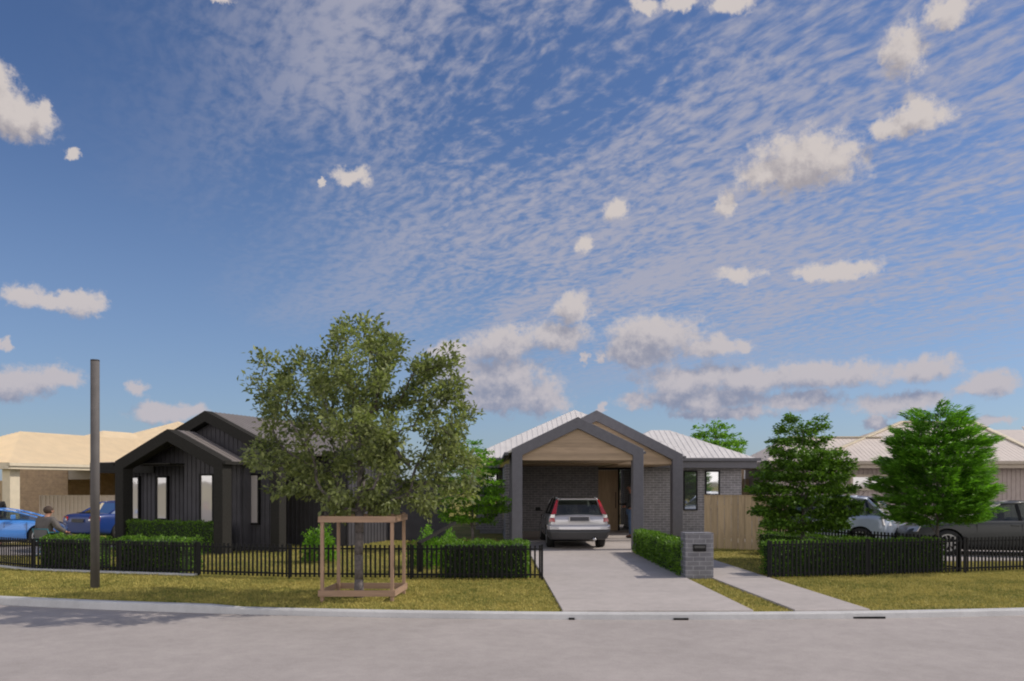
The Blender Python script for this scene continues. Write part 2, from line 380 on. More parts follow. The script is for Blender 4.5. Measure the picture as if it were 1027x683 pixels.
class MB:
    def __init__(s): s.v = []; s.f = []
    def add(s, vs, fs):
        k = len(s.v); s.v += [tuple(v) for v in vs]; s.f += [tuple(i + k for i in f) for f in fs]; return s
    def box(s, x0, x1, y0, y1, z0, z1):
        return s.add([(x0, y0, z0), (x1, y0, z0), (x1, y1, z0), (x0, y1, z0), (x0, y0, z1), (x1, y0, z1), (x1, y1, z1), (x0, y1, z1)],
              [(0, 3, 2, 1), (4, 5, 6, 7), (0, 1, 5, 4), (1, 2, 6, 5), (2, 3, 7, 6), (3, 0, 4, 7)])
    def prism(s, poly, ext):
        n = len(poly); e = Vector(ext); a = [Vector(p) for p in poly]; b = [p + e for p in a]
        return s.add(a + b, [tuple(range(n))[::-1], tuple(range(n, 2 * n))] + [(i, (i + 1) % n, n + (i + 1) % n, n + i) for i in range(n)])
    def xz(s, pts, y0, y1):      # outline in x-z, extruded in y
        return s.prism([(x, y0, z) for x, z in pts], (0, y1 - y0, 0))
    def yz(s, pts, x0, x1):
        return s.prism([(x0, y, z) for y, z in pts], (x1 - x0, 0, 0))
    def beam(s, p0, p1, w, h, up=(0, 0, 1)):
        p0 = Vector(p0); p1 = Vector(p1); d = (p1 - p0).normalized(); u = Vector(up)
        sd = d.cross(u).normalized() * (w / 2); u = sd.cross(d).normalized() * (h / 2)
        q = [-sd - u, sd - u, sd + u, -sd + u]
        return s.add([p0 + k for k in q] + [p1 + k for k in q], [(0, 1, 2, 3), (7, 6, 5, 4), (0, 4, 5, 1), (1, 5, 6, 2), (2, 6, 7, 3), (3, 7, 4, 0)])
    def tube(s, p0, p1, r0, r1=None, n=10, cap=True):
        r1 = r0 if r1 is None else r1; p0 = Vector(p0); p1 = Vector(p1); d = (p1 - p0)
        q = d.to_track_quat('Z', 'Y'); vs = []
        for p, r in ((p0, r0), (p1, r1)):
            for i in range(n):
                a = 2 * math.pi * i / n; vs.append(p + q @ Vector((r * math.cos(a), r * math.sin(a), 0)))
        fs = [(i, (i + 1) % n, n + (i + 1) % n, n + i) for i in range(n)]
        if cap: fs += [tuple(range(n))[::-1], tuple(range(n, 2 * n))]
        return s.add(vs, fs)
    def sheet(s, poly, t=.05, rib=0, rw=.03, rh=.012, up=None, slab=True):
        """flat panel from a 3D outline with raised ribs running up its slope"""
        a = [Vector(p) for p in poly]; n = Vector((0, 0, 0))
        for i in range(len(a)): n += a[i].cross(a[(i + 1) % len(a)])
        n.normalize()
        if up is None:
            if n.z < 0: n = -n; a = a[::-1]
            up = Vector((0, 0, 1)) - n * n.z
        else: up = Vector(up)
        up.normalize(); al = up.cross(n).normalized()
        if slab: s.prism(a, -n * t)
        if rib:
            S = [p.dot(al) for p in a]; k = math.ceil((min(S) + .02) / rib)
            while k * rib < max(S) - .01:
                c = k * rib; xs = []
                for i in range(len(a)):
                    p, q = a[i], a[(i + 1) % len(a)]; sp, sq = p.dot(al), q.dot(al)
                    if (sp - c) * (sq - c) < 0: xs.append(p + (q - p) * ((c - sp) / (sq - sp)))
                k += 1
                xs.sort(key=lambda p: p.dot(up))
                for p, q in zip(xs[::2], xs[1::2]):
                    if (q - p).length > .05: s.beam(p + n * rh * .5, q + n * rh * .5, rw, rh, n)
        return s
    def build(s, name, m, parent=None, smooth=False, bevel=0):
        me = bpy.data.meshes.new(name); me.from_pydata(s.v, [], s.f)
        bm = bmesh.new(); bm.from_mesh(me); bmesh.ops.recalc_face_normals(bm, faces=bm.faces)
        if bevel: bmesh.ops.bevel(bm, geom=[e for e in bm.edges if e.is_manifold and e.calc_face_angle(0) > .6], offset=bevel, segments=1, affect='EDGES')
        bm.to_mesh(me); bm.free(); box_uv(me)
        return link_mesh(name, me, m, parent, smooth)

def fast_mesh(name, verts, faces, m, parent=None):
    """verts (N,3), faces (M,k) numpy"""
    me = bpy.data.meshes.new(name); k = faces.shape[1]
    me.vertices.add(len(verts)); me.vertices.foreach_set('co', verts.astype(np.float32).ravel())
    me.loops.add(faces.size); me.loops.foreach_set('vertex_index', faces.astype(np.int32).ravel())
    me.polygons.add(len(faces)); me.polygons.foreach_set('loop_start', np.arange(0, faces.size, k, dtype=np.int32))
    me.update(calc_edges=True); me.validate()
    return link_mesh(name, me, m, parent)

def X(px, d): return (px - CX) * d / F
def Z(py, d): return EYE + (HY - py) * d / F
def gd(py, z=0): return F * (EYE - z) / (py - HY)
def smooth01(t): t = np.clip(t, 0, 1); return t * t * (3 - 2 * t)

# ------------------------------------------------------------------ setting
KC = (2.09, 49.2, 38.0)
def yk(x):
    t = x - KC[0]; l = 20.0
    if abs(t) <= l: return KC[1] - math.sqrt(KC[2] ** 2 - t * t)
    s = l / math.sqrt(KC[2] ** 2 - l * l)
    return KC[1] - math.sqrt(KC[2] ** 2 - l * l) + s * (abs(t) - l)
def gz(x, y):
    return -0.30 * float(smooth01((-x - 11.5) / 3) * smooth01((y - 23.5) / 4))
xs = [-260, -160, -100, -60, -40] + [x * .5 for x in range(-60, 66)] + [40, 60, 100, 160, 260]
def strip(name, rows, m, zf):
    v = []; f = []; n = len(rows)
    for x in xs:
        for r in rows: y = r(x); v.append((x, y, zf(x, y)))
    for i in range(len(xs) - 1):
        for j in range(n - 1): a = i * n + j; f.append((a, a + n, a + n + 1, a + 1))
    me = bpy.data.meshes.new(name); me.from_pydata(v, [], f); me.update()
    o = link_mesh(name, me, m); tag(o, kind='structure'); return o
offs = [.13, 1, 2, 4, 6, 8, 10, 12, 13, 14, 15, 16, 17, 18, 20, 24, 30, 50, 100, 300]
strip('lawn', [(lambda x, k=k: yk(x) + k) for k in offs], M['grass'], gz)
strip('road', [(lambda x, k=k: yk(x) + k) for k in (-9.0, -6, -3, -1, .02)], M['asphalt'], lambda x, y: -.08)
strip('far_verge', [(lambda x, k=k: yk(x) - 9.15 + k) for k in (-300, -60, -12, -2, 0)], M['grass'], lambda x, y: 0)
MB().add([(-3000, -3000, -.6), (3000, -3000, -.6), (3000, 3000, -.6), (-3000, 3000, -.6)], [(0, 1, 2, 3)]).build('ground', M['earth'])
tag(bpy.data.objects['ground'], kind='structure')
def kerb(name, off, w, face):
    v = []; f = []
    for x in xs:
        h = .012 + .030 * float(smooth01((-4.0 - x) / .5))
        y0 = yk(x) + off
        prof = [(y0, -.1), (y0 + .012, h - .02), (y0 + .03, h), (y0 + w, h), (y0 + w, -.1)] if face > 0 else [(y0, -.1), (y0, h), (y0 + w - .03, h), (y0 + w - .012, h - .02), (y0 + w, -.1)]
        v += [(x, a, b) for a, b in prof]
    for i in range(len(xs) - 1):
        for j in range(4): a = i * 5 + j; f.append((a, a + 5, a + 6, a + 1))
    me = bpy.data.meshes.new(name); me.from_pydata(v, [], f); me.update(); o = link_mesh(name, me, M['kerb']); tag(o, kind='structure')
kerb('kerb', 0, .14, 1); kerb('far_kerb', -9.16, .14, -1)
# slabs
TILT = .028
def slab(name, pts, z1, z0=-.05, m='concrete'):
    o = MB().prism([(x, y, z0) for x, y in pts], (0, 0, z1 - z0)).build(name, M[m], bevel=.006); return tag(o, kind='structure')
slab('driveway', [(.72, yk(.72) + .141), (2.0, yk(2) + .141), (3.44, yk(3.44) + .141), (3.16, 21.30), (.43, 21.30)], .035)
slab('carport_floor', [(.43, 21.315), (3.16 + .9, 21.315), (3.95, 24.40), (.33, 24.40)], .037)
slab('porch_floor', [(.33, 24.415), (3.95, 24.415), (5.0, 25.6), (4.9, 30.6), (-.1, 30.6)], .055)
slab('footpath', [(4.04, yk(4) + .141), (5.14, yk(5) + .141), (4.78, 18.2), (4.70, 22.0), (3.62, 22.0), (3.83, 15.1)], .035)
slab('neighbour_driveway', [(-24, 20.6), (-10.9, 20.2), (-11.4, 23.2), (-24, 24.4)], .02, -.6)
slab('side_driveway', [(10.0, 18.7), (24, 19.5), (24, 27.9), (6.8, 27.9), (6.9, 24.0)], .022)

# kerb drains
for dx0, dx1 in ((571, 577), (677, 692), (862, 895)):
    xa, xb = X(dx0, 11.1), X(dx1, 11.1); xm = (xa + xb) / 2
    o = MB().box(-(xb - xa) / 2, (xb - xa) / 2, -.012, .01, -.078, -.052).build('kerb_drain', M['black']); o.location = (xm, yk(xm) - .001, 0)
    for k in range(1, max(2, int((xb - xa) / .06))):
        pass
    tag(o, {571: 'smallest dark drain slot in the kerb below the driveway left side', 677: 'dark drain slot in the kerb below the driveway right corner', 862: 'longest dark drain slot in the kerb right of the footpath'}[dx0], 'drain', 'drain slots in the kerb')

# grass blades
rs = np.random.RandomState(5)
def blades(name, n, sampler, h=.045):
    x, y = sampler(n); n = len(x)
    z = np.array([gz(a, b) for a, b in zip(x, y)])
    ang = rs.uniform(0, 6.28, n); w = rs.uniform(.004, .009, n) * 1.4; hh = h * rs.uniform(.4, 1.2, n)
    lx, ly = rs.normal(0, .5, n) * hh, rs.normal(0, .5, n) * hh
    v = np.empty((n, 3, 3))
    v[:, 0] = np.stack([x - np.cos(ang) * w, y - np.sin(ang) * w, z - .002], 1)
    v[:, 1] = np.stack([x + np.cos(ang) * w, y + np.sin(ang) * w, z - .002], 1)
    v[:, 2] = np.stack([x + lx, y + ly, z + hh], 1)
    o = fast_mesh(name, v.reshape(-1, 3), np.arange(3 * n).reshape(-1, 3), M['blade'])
    return o
def on_slab(x, y):
    a = (x > .74 - .028 * (y - 11.3)) & (x < 3.42 - .028 * (y - 11.3)) & (y < 30)
    t = 4.04 - .054 * (y - 11.3); b = (x > t) & (x < t + 1.08) & (y < 22.1)
    return a | b
def verge(n):
    x = rs.uniform(-12.5, 13, n); k = rs.uniform(.16, 5.2, n); y = np.array([yk(a) for a in x]) + k
    ok = ~on_slab(x, y); return x[ok], y[ok]
def garden(n):
    x = rs.uniform(-13, 12.5, n); k = rs.uniform(5.2, 15, n) ; y = np.array([yk(a) for a in x]) + k
    ok = ~on_slab(x, y) & ~((x < -10.9) & (y > 20)) & ~((x > 8) & (y > 18.6)); ok &= ~((x > -.5) & (x < 4.3) & (y > 21.3)) 
    return x[ok], y[ok]
g = blades('grass', 230000, verge, .034); tag(g, 'short yellow green lawn grass along the kerb and around the fences', 'grass', kind='stuff')
g = blades('garden_grass', 90000, garden, .04); tag(g, 'patchy yellow green grass of the front gardens behind the fences', 'grass', kind='stuff')

# ------------------------------------------------------------------ house helpers
def portal(x0, x1, y0, y1, ez, az, pw, bt, zb=0.0):
    xm = (x0 + x1) / 2; sl = (az - ez) / (xm - x0); ie = ez + sl * pw - bt
    return MB().xz([(x0, zb), (x0, ez), (xm, az), (x1, ez), (x1, zb), (x1 - pw, zb), (x1 - pw, ie), (xm, az - bt), (x0 + pw, ie), (x0 + pw, zb)], y0, y1)
def gable_fill(x0, x1, ez, az, pw, bt, zb, drop=.03):
    xm = (x0 + x1) / 2; sl = (az - ez) / (xm - x0); ie = ez + sl * pw - bt
    return [(x0 + pw * .6, zb), (x0 + pw * .6, ie + .05), (xm, az - bt + .05 + sl * pw * .4), (x1 - pw * .6, ie + .05), (x1 - pw * .6, zb)]
def window(x0, x1, y, z0, z1, parent, fm='black', gm='glass', fr=.045, mull=(), label=None, trans=()):
    f = MB()
    f.box(x0, x1, y - .05, y + .04, z1 - fr, z1).box(x0, x1, y - .05, y + .04, z0, z0 + fr)
    f.box(x0, x0 + fr, y - .05, y + .04, z0 + fr, z1 - fr).box(x1 - fr, x1, y - .05, y + .04, z0 + fr, z1 - fr)
    for mx in mull: f.box(mx - fr / 2, mx + fr / 2, y - .045, y + .03, z0 + fr, z1 - fr)
    for mz in trans: f.box(x0 + fr, x1 - fr, y - .044, y + .03, mz - fr / 2, mz + fr / 2)
    w = f.build('window', M[fm], parent)
    MB().box(x0 + fr * .5, x1 - fr * .5, y - .022, y - .006, z0 + fr * .5, z1 - fr * .5).build('pane', M[gm], w)
    if label: w['label'] = label
    return w
def hip(mb, x0, x1, y0, y1, ze, sl, rib, t=.05):
    w = (x1 - x0) / 2; d = (y1 - y0) / 2; r = min(w, d); zt = ze + r * sl
    if w <= d: A = ((x0 + x1) / 2, y0 + r, zt); B = ((x0 + x1) / 2, y1 - r, zt)
    else: A = (x0 + r, (y0 + y1) / 2, zt); B = (x1 - r, (y0 + y1) / 2, zt)
    c = [(x0, y0, ze), (x1, y0, ze), (x1, y1, ze), (x0, y1, ze)]
    if w <= d: P = [[c[0], c[1], A], [c[1], c[2], B, A], [c[2], c[3], B], [c[3], c[0], A, B]]
    else: P = [[c[0], c[1], B, A], [c[1], c[2], B], [c[2], c[3], A, B], [c[3], c[0], A]]
    for p in P: mb.sheet(p, t, rib)
    return A, B, c

# ------------------------------------------------------------------ grey house (centre)
H = empty('grey_brick_house', (0, 21.4, 0), TILT, 'single storey grey brick house with pale metal roof and gabled carport over silver car', 'house')
def hx(px, Y): return X(px, Y) + TILT * (Y - 21.4)
portal(0, 3.55, 0, .35, 2.76, 3.62, .28, .31).build('carport_frame', M['frame_grey'], H, bevel=.006)
portal(.02, 5.42, 3.3, 3.65, 2.73, 4.10, .32, .33).build('porch_frame', M['frame_grey'], H, bevel=.006)
MB().xz(gable_fill(0, 3.55, 2.76, 3.62, .28, .31, 2.455), .10, .16).build('gable_lining', M['timber_h'], H)
MB().xz(gable_fill(.02, 5.42, 2.73, 4.10, .32, .33, 2.42), 3.47, 3.53).build('gable_lining', M['timber_h'], H)
MB().box(.10, 3.45, .17, 8.6, 2.455, 2.50).build('ceiling', M['timber_h'], H)
MB().box(3.452, 5.15, 3.54, 8.6, 2.40, 2.45).build('ceiling', M['timber_h'], H)
w = MB()
w.box(-.10, .075, 3.66, 7.55, .15, 2.44)                 # carport side wall
w.box(.08, 3.44, 8.2, 8.4, .15, 2.45)                    # carport back wall
w.box(-.93, -.105, 7.6, 7.8, .15, 2.4)
w.box(4.72, 8.28, 6.5, 6.7, .15, 2.4)
w.box(4.72, 4.9, 6.705, 8.4, .15, 2.4)
w.box(8.08, 8.28, 6.705, 18, .15, 2.4)
w.box(-1.1, -.935, 7.6, 18, .15, 2.4)
w.build('wall', M['brick'], H)
p = MB()
p.box(-.13, .09, 3.655, 7.58, -.05, .149).box(.05, 3.44, 8.17, 8.42, -.05, .149).box(-.96, -.135, 7.57, 7.8, -.05, .149).box(4.69, 8.31, 6.47, 6.7, -.05, .149)
p.build('plinth', M['plinth'], H)
# entrance: timber door and glass sidelight
dr = MB().box(3.45, 4.19, 8.28, 8.33, .06, 2.33).build('door', M['timber_v'], H)
MB().tube((4.10, 8.22, .9), (4.10, 8.22, 1.5), .014).tube((4.10, 8.22, .95), (4.10, 8.29, .95), .01).tube((4.10, 8.22, 1.45), (4.10, 8.29, 1.45), .01).build('handle', M['black'], dr)
f = MB().box(3.40, 4.72, 8.24, 8.36, 2.332, 2.40).box(4.192, 4.25, 8.24, 8.34, .06, 2.33).box(4.66, 4.72, 8.24, 8.34, .06, 2.33).box(4.25, 4.66, 8.25, 8.33, 1.02, 1.07)
f = f.build('sidelight', M['black'], H)
MB().box(4.25, 4.66, 8.285, 8.30, .08, 2.33).build('pane', M['glass_dark'], f)
Y = 27.9
window(hx(686.4, Y), hx(700.6, Y), 6.5, Z(512, Y), Z(472, Y), H, gm='glass_dark', label='tall dark window beside the porch post')
window(hx(708.5, Y), hx(723.3, Y), 6.5, Z(512, Y), Z(472, Y), H, gm='glass', label='tall window half hidden by the timber fence')
window(-.80, -.32, 7.6, .62, Z(471, 29), H, gm='glass', label='window behind the small green tree')
# eaves
MB().box(5.0, 8.67, 6.02, 6.10, 2.36, 2.68).box(8.60, 8.68, 6.10, 14, 2.36, 2.68).box(5.0, 8.6, 6.10, 6.55, 2.36, 2.38).box(8.27, 8.6, 6.5, 14, 2.365, 2.385).build('fascia', M['fascia'], H)
MB().box(-1.46, -.25, 6.02, 6.10, 2.36, 2.68).box(-1.46, -1.38, 6.1, 16, 2.36, 2.68).box(-1.38, -.1, 6.10, 7.65, 2.37, 2.39).build('fascia', M['fascia'], H)
for b_ in ((5.42, 8.78, 5.90, 6.018, 2.60, 2.70), (-1.50, -.2, 5.90, 6.018, 2.60, 2.70), (-.20, -.09, .36, 5.9, 2.60, 2.68), (5.50, 5.60, 3.60, 5.89, 2.62, 2.69), (3.60, 3.68, .33, 3.2, 2.64, 2.70)):
    MB().box(*b_).build('gutter', M['fascia'], H)
r = MB()
hip(r, -1.42, 6.97, 6.06, 20, 2.69, .488, .20)
hip(r, 3.0, 8.70, 6.07, 11.1, 2.685, .455, .20)
def gable_roof(mb, x0, x1, ez, az, ya, yb, rib, over=.1, t=.05, dz=-.012):
    xm = (x0 + x1) / 2; sl = (az - ez) / (xm - x0)
    mb.sheet([(x0 - over, ya, ez - sl * over + dz), (xm, ya, az + dz), (xm, yb, az + dz), (x0 - over, yb, ez - sl * over + dz)], t, rib, rh=.012)
    mb.sheet([(x1 + over, ya, ez - sl * over + dz), (xm, ya, az + dz), (xm, yb, az + dz), (x1 + over, yb, ez - sl * over + dz)], t, rib, rh=.012)
gable_roof(r, 0, 3.55, 2.76, 3.62, .352, 8.0, .2)
gable_roof(r, .02, 5.42, 2.73, 4.10, 3.652, 9.0, .2)
r.build('roof', M['roof_white'], H)

# ------------------------------------------------------------------ dark house (left), turned along the bend of the street
A20 = rad(20); R0 = (-7.44, 20.5)
LH = empty('charcoal_house', (R0[0], R0[1], 0), -A20, 'charcoal clad house with two stacked gables behind the black picket fence', 'house')
def solve(px, y, R, a):      # local x on the plane local y that falls on image column px
    u = (math.cos(a), -math.sin(a)); v = (math.sin(a), math.cos(a)); k = (px - CX) / F
    ox, oy = R[0] + y * v[0], R[1] + y * v[1]
    t = (k * oy - ox) / (u[0] - k * u[1]); return t, oy + t * u[1]
def lx(px, y): return solve(px, y, R0, A20)[0]
def lz(px, py, y): return Z(py, solve(px, y, R0, A20)[1])
portal(-3.6, 0, 0, .35, 2.43, 3.27, .29, .33, -.05).build('porch_frame', M['black_frame'], LH, bevel=.006)
MB().xz([(-3.89, 2.69), (-1.444, 3.83), (1.0, 2.69), (1.0, -.05), (.72, -.05), (.72, 2.52), (-1.444, 3.53), (-3.89, 2.39)], 1.0, 1.31).build('gable_frame', M['black_frame'], LH, bevel=.006)
c = MB(); BB = dict(rib=.15, rw=.022, rh=.018, up=(0, 0, 1))
xr = lx(184.9, .9)
def front(mb, pts, y, t=.08, **k):   # wall facing the street, ribs towards -y
    mb.sheet([(x, y, z) for x, z in pts], t, **{**BB, **k})
# gable + projecting wall (outline anticlockwise seen from the street)
front(c, [(-3.58, 2.31), (xr, 2.31), (xr, -.05), (-.18, -.05), (-.18, 2.32), (-1.8, 3.12), (-3.58, 2.37)], .9)
front(c, [(-5.15, -.05), (xr + .1, -.05), (xr + .1, 2.34), (-5.15, 2.34)], 1.9)
c.box(xr, xr + .07, .985, 1.9, -.05, 2.31); 
front(c, [(-1.0, -.05), (.71, -.05), (.72, 2.68), (-1.444, 3.69), (-3.6, 2.68), (-3.6, 2.4), (-1.0, 2.4)], 1.32)
c.box(-.18, -.10, .985, 1.318, -.05, 2.4)
front(c, [(-.9, -.05), (1.6, -.05), (1.6, 3.08), (-.9, 3.08)], 3.4)
c.sheet([(1.6, 3.40, -.05), (1.6, 6.6, -.05), (1.6, 6.6, 2.62), (1.6, 4.45, 3.60), (1.6, 3.40, 3.08)], .08, **{**BB, 'rib': .19})
c.box(-5.15, -5.07, 1.985, 8, -.05, 2.34)
c.build('cladding', M['black_clad'], LH)
MB().box(-3.6, xr, .36, 1.895, 2.345, 2.38).box(-5.2, -3.601, 1.50, 1.895, 2.345, 2.38).build('soffit', M['black_frame'], LH)
r = MB()
gable_roof(r, -3.6, 0, 2.43, 3.27, .352, 1.0, .2, over=.06)
gable_roof(r, -3.89, 1.0, 2.69, 3.83, 1.312, 8.4, .18, over=.12)
rz = 3.70; sl = .467
r.sheet([(-1.3, 4.45, rz), (1.78, 4.45, rz), (1.78, 2.15, rz - sl * 2.3), (-1.3, 2.15, rz - sl * 2.3)], .05, .18)
r.sheet([(-1.3, 4.45, rz), (1.78, 4.45, rz), (1.78, 6.85, rz - sl * 2.4), (-1.3, 6.85, rz - sl * 2.4)], .05, .18)
r.sheet([(-6.0, 1.45, 2.44), (-3.62, 1.45, 2.44), (-3.62, 5.0, 2.62), (-6.0, 5.0, 2.62)], .03, .18)
r.build('roof', M['roof_brown'], LH)
b = MB()
b.yz([(2.1, rz - sl * 2.35 - .05), (4.45, rz - .02), (6.9, rz - sl * 2.45 - .05), (6.9, rz - sl * 2.45 - .25), (4.45, rz - .24), (2.1, rz - sl * 2.35 - .25)], 1.785, 1.83)
b.box(-6.02, -3.6, 1.38, 1.445, 2.13, 2.44).box(1.5, 1.6, 2.2, 2.3, -.05, 2.5)
for b_ in ((.03, .11, -.02, .9, 2.32, 2.40), (-3.73, -3.65, .0, .9, 2.32, 2.40), (1.05, 1.16, 1.3, 8.4, 2.55, 2.64)): MB().box(*b_).build('gutter', M['black_frame'], LH)
b.build('fascia', M['black_frame'], LH)
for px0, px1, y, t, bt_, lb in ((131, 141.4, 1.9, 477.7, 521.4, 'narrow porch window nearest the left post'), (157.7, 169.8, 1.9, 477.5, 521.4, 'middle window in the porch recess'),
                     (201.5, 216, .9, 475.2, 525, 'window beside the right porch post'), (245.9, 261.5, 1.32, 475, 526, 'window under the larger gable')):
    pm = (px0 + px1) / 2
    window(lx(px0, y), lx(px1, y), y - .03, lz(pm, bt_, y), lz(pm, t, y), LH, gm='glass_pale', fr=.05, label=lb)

# ------------------------------------------------------------------ cream roofed neighbour, far left
C0 = (-17.64, 28.0); A18 = rad(18)
NH = empty('cream_roof_house', (C0[0], C0[1], 0), -A18, 'house at far left with cream hipped metal roof and brown brick walls', 'house')
def nx(px, y): return solve(px, y, C0, A18)[0]
r = MB()
hip(r, -5.8, 0, 0, 12, 2.56, .455, .10)
hip(r, -12.6, -4.2, 8.3, 18.7, 2.70, .455, .16)
hip(r, -13.0, -1.1, 10.6, 22.6, 2.70, .447, .16)
r.build('roof', M['roof_cream'], NH)
f = MB()
f.box(-5.8, .02, -.06, .0, 2.33, 2.545).box(-.04, .03, .0, 12, 2.33, 2.545).box(-.03, .09, -.06, 12, 2.44, 2.55).box(-5.8, -.04, 0, .5, 2.33, 2.35).box(-.5, -.04, .5, 12, 2.33, 2.35)
MB().box(-13, -1.1, 10.5, 10.6, 2.45, 2.70).build('fascia', M['cream'], NH)
f.build('fascia', M['cream'], NH)
for ca, cb in ((-.62, -.24), (-4.9, -4.5)): MB().box(ca, cb, .22, .62, -.5, 2.329).build('column', M['cream'], NH, bevel=.01)
w = MB()
w.box(nx(17, 8), nx(68, 8), 8, 8.2, -.5, 2.5).box(nx(67.6, 11), -.3, 11, 11.2, -.5, 2.6).box(nx(68, 8) - .2, nx(68, 8) - .003, 8.2, 11, -.5, 2.5)
w.build('wall', M['brick_brown'], NH)
window(nx(102, 11), nx(124, 11), 10.97, .3, 2.0, NH, fm='taupe', gm='glass_dark', fr=.10)
MB().box(nx(0, 1) - 3, nx(22, 8) - .01, 8.02, 8.06, 2.0, 2.5).build('beam', M['taupe'], NH)

# ------------------------------------------------------------------ beige neighbour, right
BH = empty('beige_roof_house', (X(768, 28), 28.0, 0), 0, 'house at far right with pale beige hipped roof behind the two street trees', 'house')
bx0 = X(768, 28)
def bx(px, d=28.0): return X(px, d) - bx0
r = MB()
P1 = (bx(905, 31.8), 3.8, 4.25); P2 = (bx(975, 31.8), 3.8, 4.25); PR = bx(1058); PL = bx(812)
r.sheet([(PL, 0, 2.6), (PR, 0, 2.6), P2, P1], .05, .16, .03, .007)
r.sheet([(PR, 0, 2.6), (PR + 2.5, 9, 2.6), P2], .05, .16, .03, .007)
r.sheet([(PL, 0, 2.6), P1, (PL + 1.0, 7.6, 2.6)], .05, .16, .03, .007)
r.sheet([(PL + 1, 7.6, 2.6), P1, P2, (PR, 7.6, 2.6)], .05)
q1 = (bx(790, 30.1), 2.1, 3.54); q2 = (bx(900, 30.1), 2.1, 3.54)
r.sheet([(0, .01, 2.59), (bx(880), .01, 2.59), q2, q1], .05, .16, .03, .007)
r.sheet([(0, .01, 2.59), q1, (0, 4.2, 2.59)], .05, .16, .03, .007)
r.sheet([(0, 4.2, 2.59), q1, q2, (bx(880), 4.2, 2.59)], .05)
zb = 1.85 + 53 * 45 / 800.
r.sheet([(X(985, 42) - bx0, 12, 3.2), (X(1200, 42) - bx0, 12, 3.2), (X(1180, 45) - bx0, 17, zb), (X(992, 45) - bx0, 17, zb)], .05, .2, .03, .007)
r.sheet([(PR, .02, 2.6), (PR + 8, .02, 2.6), (PR + 8, 4, 4.1), (PR + 1.4, 4, 4.1)], .05, .16, .03, .007)
r.build('roof', M['roof_beige'], BH)
cp = MB()
cp.beam((PR, -.02, 2.63), (P2[0], P2[1], P2[2] + .04), .22, .05).beam((PL, -.02, 2.63), (P1[0], P1[1], P1[2] + .04), .16, .05)
cp.beam((P1[0], P1[1], P1[2] + .03), (P2[0], P2[1], P2[2] + .03), .2, .05).beam((q1[0], q1[1], q1[2] + .03), (q2[0] - .6, q2[1], q2[2] + .03), .2, .04)
cp.build('ridge_cap', M['cream'], BH)
MB().box(0, PR + 8, -.16, -.062, 2.50, 2.61).build('gutter', M['taupe'], BH)
f = MB().box(0, PR + 8, -.06, .0, 2.36, 2.60).box(0, PR + 8, .001, .5, 2.36, 2.38).box(-.06, 0, 0, 4.2, 2.36, 2.59)
f.build('fascia', M['taupe'], BH)
w = MB(); Yw = 28.5
w.sheet([(bx(776, Yw), .5, -.05), (PR + 7, .5, -.05), (PR + 7, .5, 2.36), (bx(776, Yw), .5, 2.36)], .1, .16, .05, .02, up=(0, 0, 1))
w.box(bx(776, Yw), bx(776, Yw) + .1, .61, 4, -.05, 2.36)
w.build('wall', M['wall_taupe'], BH)
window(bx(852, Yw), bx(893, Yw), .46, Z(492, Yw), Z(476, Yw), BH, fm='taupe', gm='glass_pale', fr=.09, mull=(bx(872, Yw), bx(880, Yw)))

# ------------------------------------------------------------------ fences
def picket_fence(name, pts, h, label, group, step=.090, plinth=False, zoff=.04, posts=None):
    """black steel pickets on two rails, posts between bays; pts is the ground line"""
    o = empty(name, (pts[0][0], pts[0][1], 0), 0, label, 'fence', group)
    ox, oy = pts[0]
    P = [Vector((x - ox, y - oy, 0)) for x, y in pts]
    rnd = random.Random(len(pts) * 7 + int(h * 100))
    for i in range(len(P) - 1):
        a, b = P[i], P[i + 1]; L = (b - a).length; d = (b - a).normalized(); n = max(1, round(L / 2.4))
        for k in range(n):
            p = a + d * (L * k / n); q = a + d * (L * (k + 1) / n)
            mb = MB()
            for z in (.10, h - .075): mb.beam(p + Vector((0, 0, z)), q + Vector((0, 0, z)), .028, .030)
            m = max(1, round((q - p).length / step)); nrm = Vector((d.y, -d.x, 0)) * .020
            for j in range(m):
                c = p + (q - p) * ((j + .5) / m) + nrm + d * rnd.uniform(-.002, .002)
                hh = h + rnd.uniform(-.004, .004)
                mb.beam(c + Vector((0, 0, zoff)), c + Vector((0, 0, hh)), .036, .016, up=nrm.normalized())
            mb.build('picket_panel', M['black'], o)
            MB().beam(p + Vector((0, 0, -.05)), p + Vector((0, 0, h + .015)), .036, .036, up=(d.x, d.y, 0)).build('post', M['black'], o)
    p = P[-1]; MB().beam(p + Vector((0, 0, -.05)), p + Vector((0, 0, h + .015)), .042, .042, up=(1, 0, 0)).build('post', M['black'], o)
    if plinth:
        mb = MB()
        for i in range(len(P) - 1):
            mb.beam(P[i] + Vector((0, -.06, .0)), P[i + 1] + Vector((0, -.06, .0)), .12, .09)
        mb.build('footing', M['kerb'], o)
    return o
GF = 'black picket fences along the front gardens'
picket_fence('picket_fence', [(X(-90, 19.6), 19.6), (X(34, 16.85), 16.85), (X(120, 16.3), 16.3), (X(198, 15.85), 15.85)], .66, 'black picket fence on a concrete strip in front of the blue cars', GF, plinth=True)
picket_fence('picket_fence', [(X(198, 15.85) + .03, 15.84), (X(290, 15.33), 15.33), (X(412, 15.22), 15.22), (X(543.6, 15.15), 15.15)], .66, 'black picket fence behind the staked tree ending at the driveway', GF)
picket_fence('picket_fence', [(4.92, 15.3), (X(870, 15.75), 15.75), (9.26, 16.3), (11.6, 16.95), (15, 18.6)], .73, 'black picket fence right of the footpath in front of the hedge', GF)
picket_fence('picket_fence', [(9.22, 16.45), (8.0, 18.75), (6.77, 21.1)], .73, 'black picket fence running back diagonally behind the two street trees', GF)

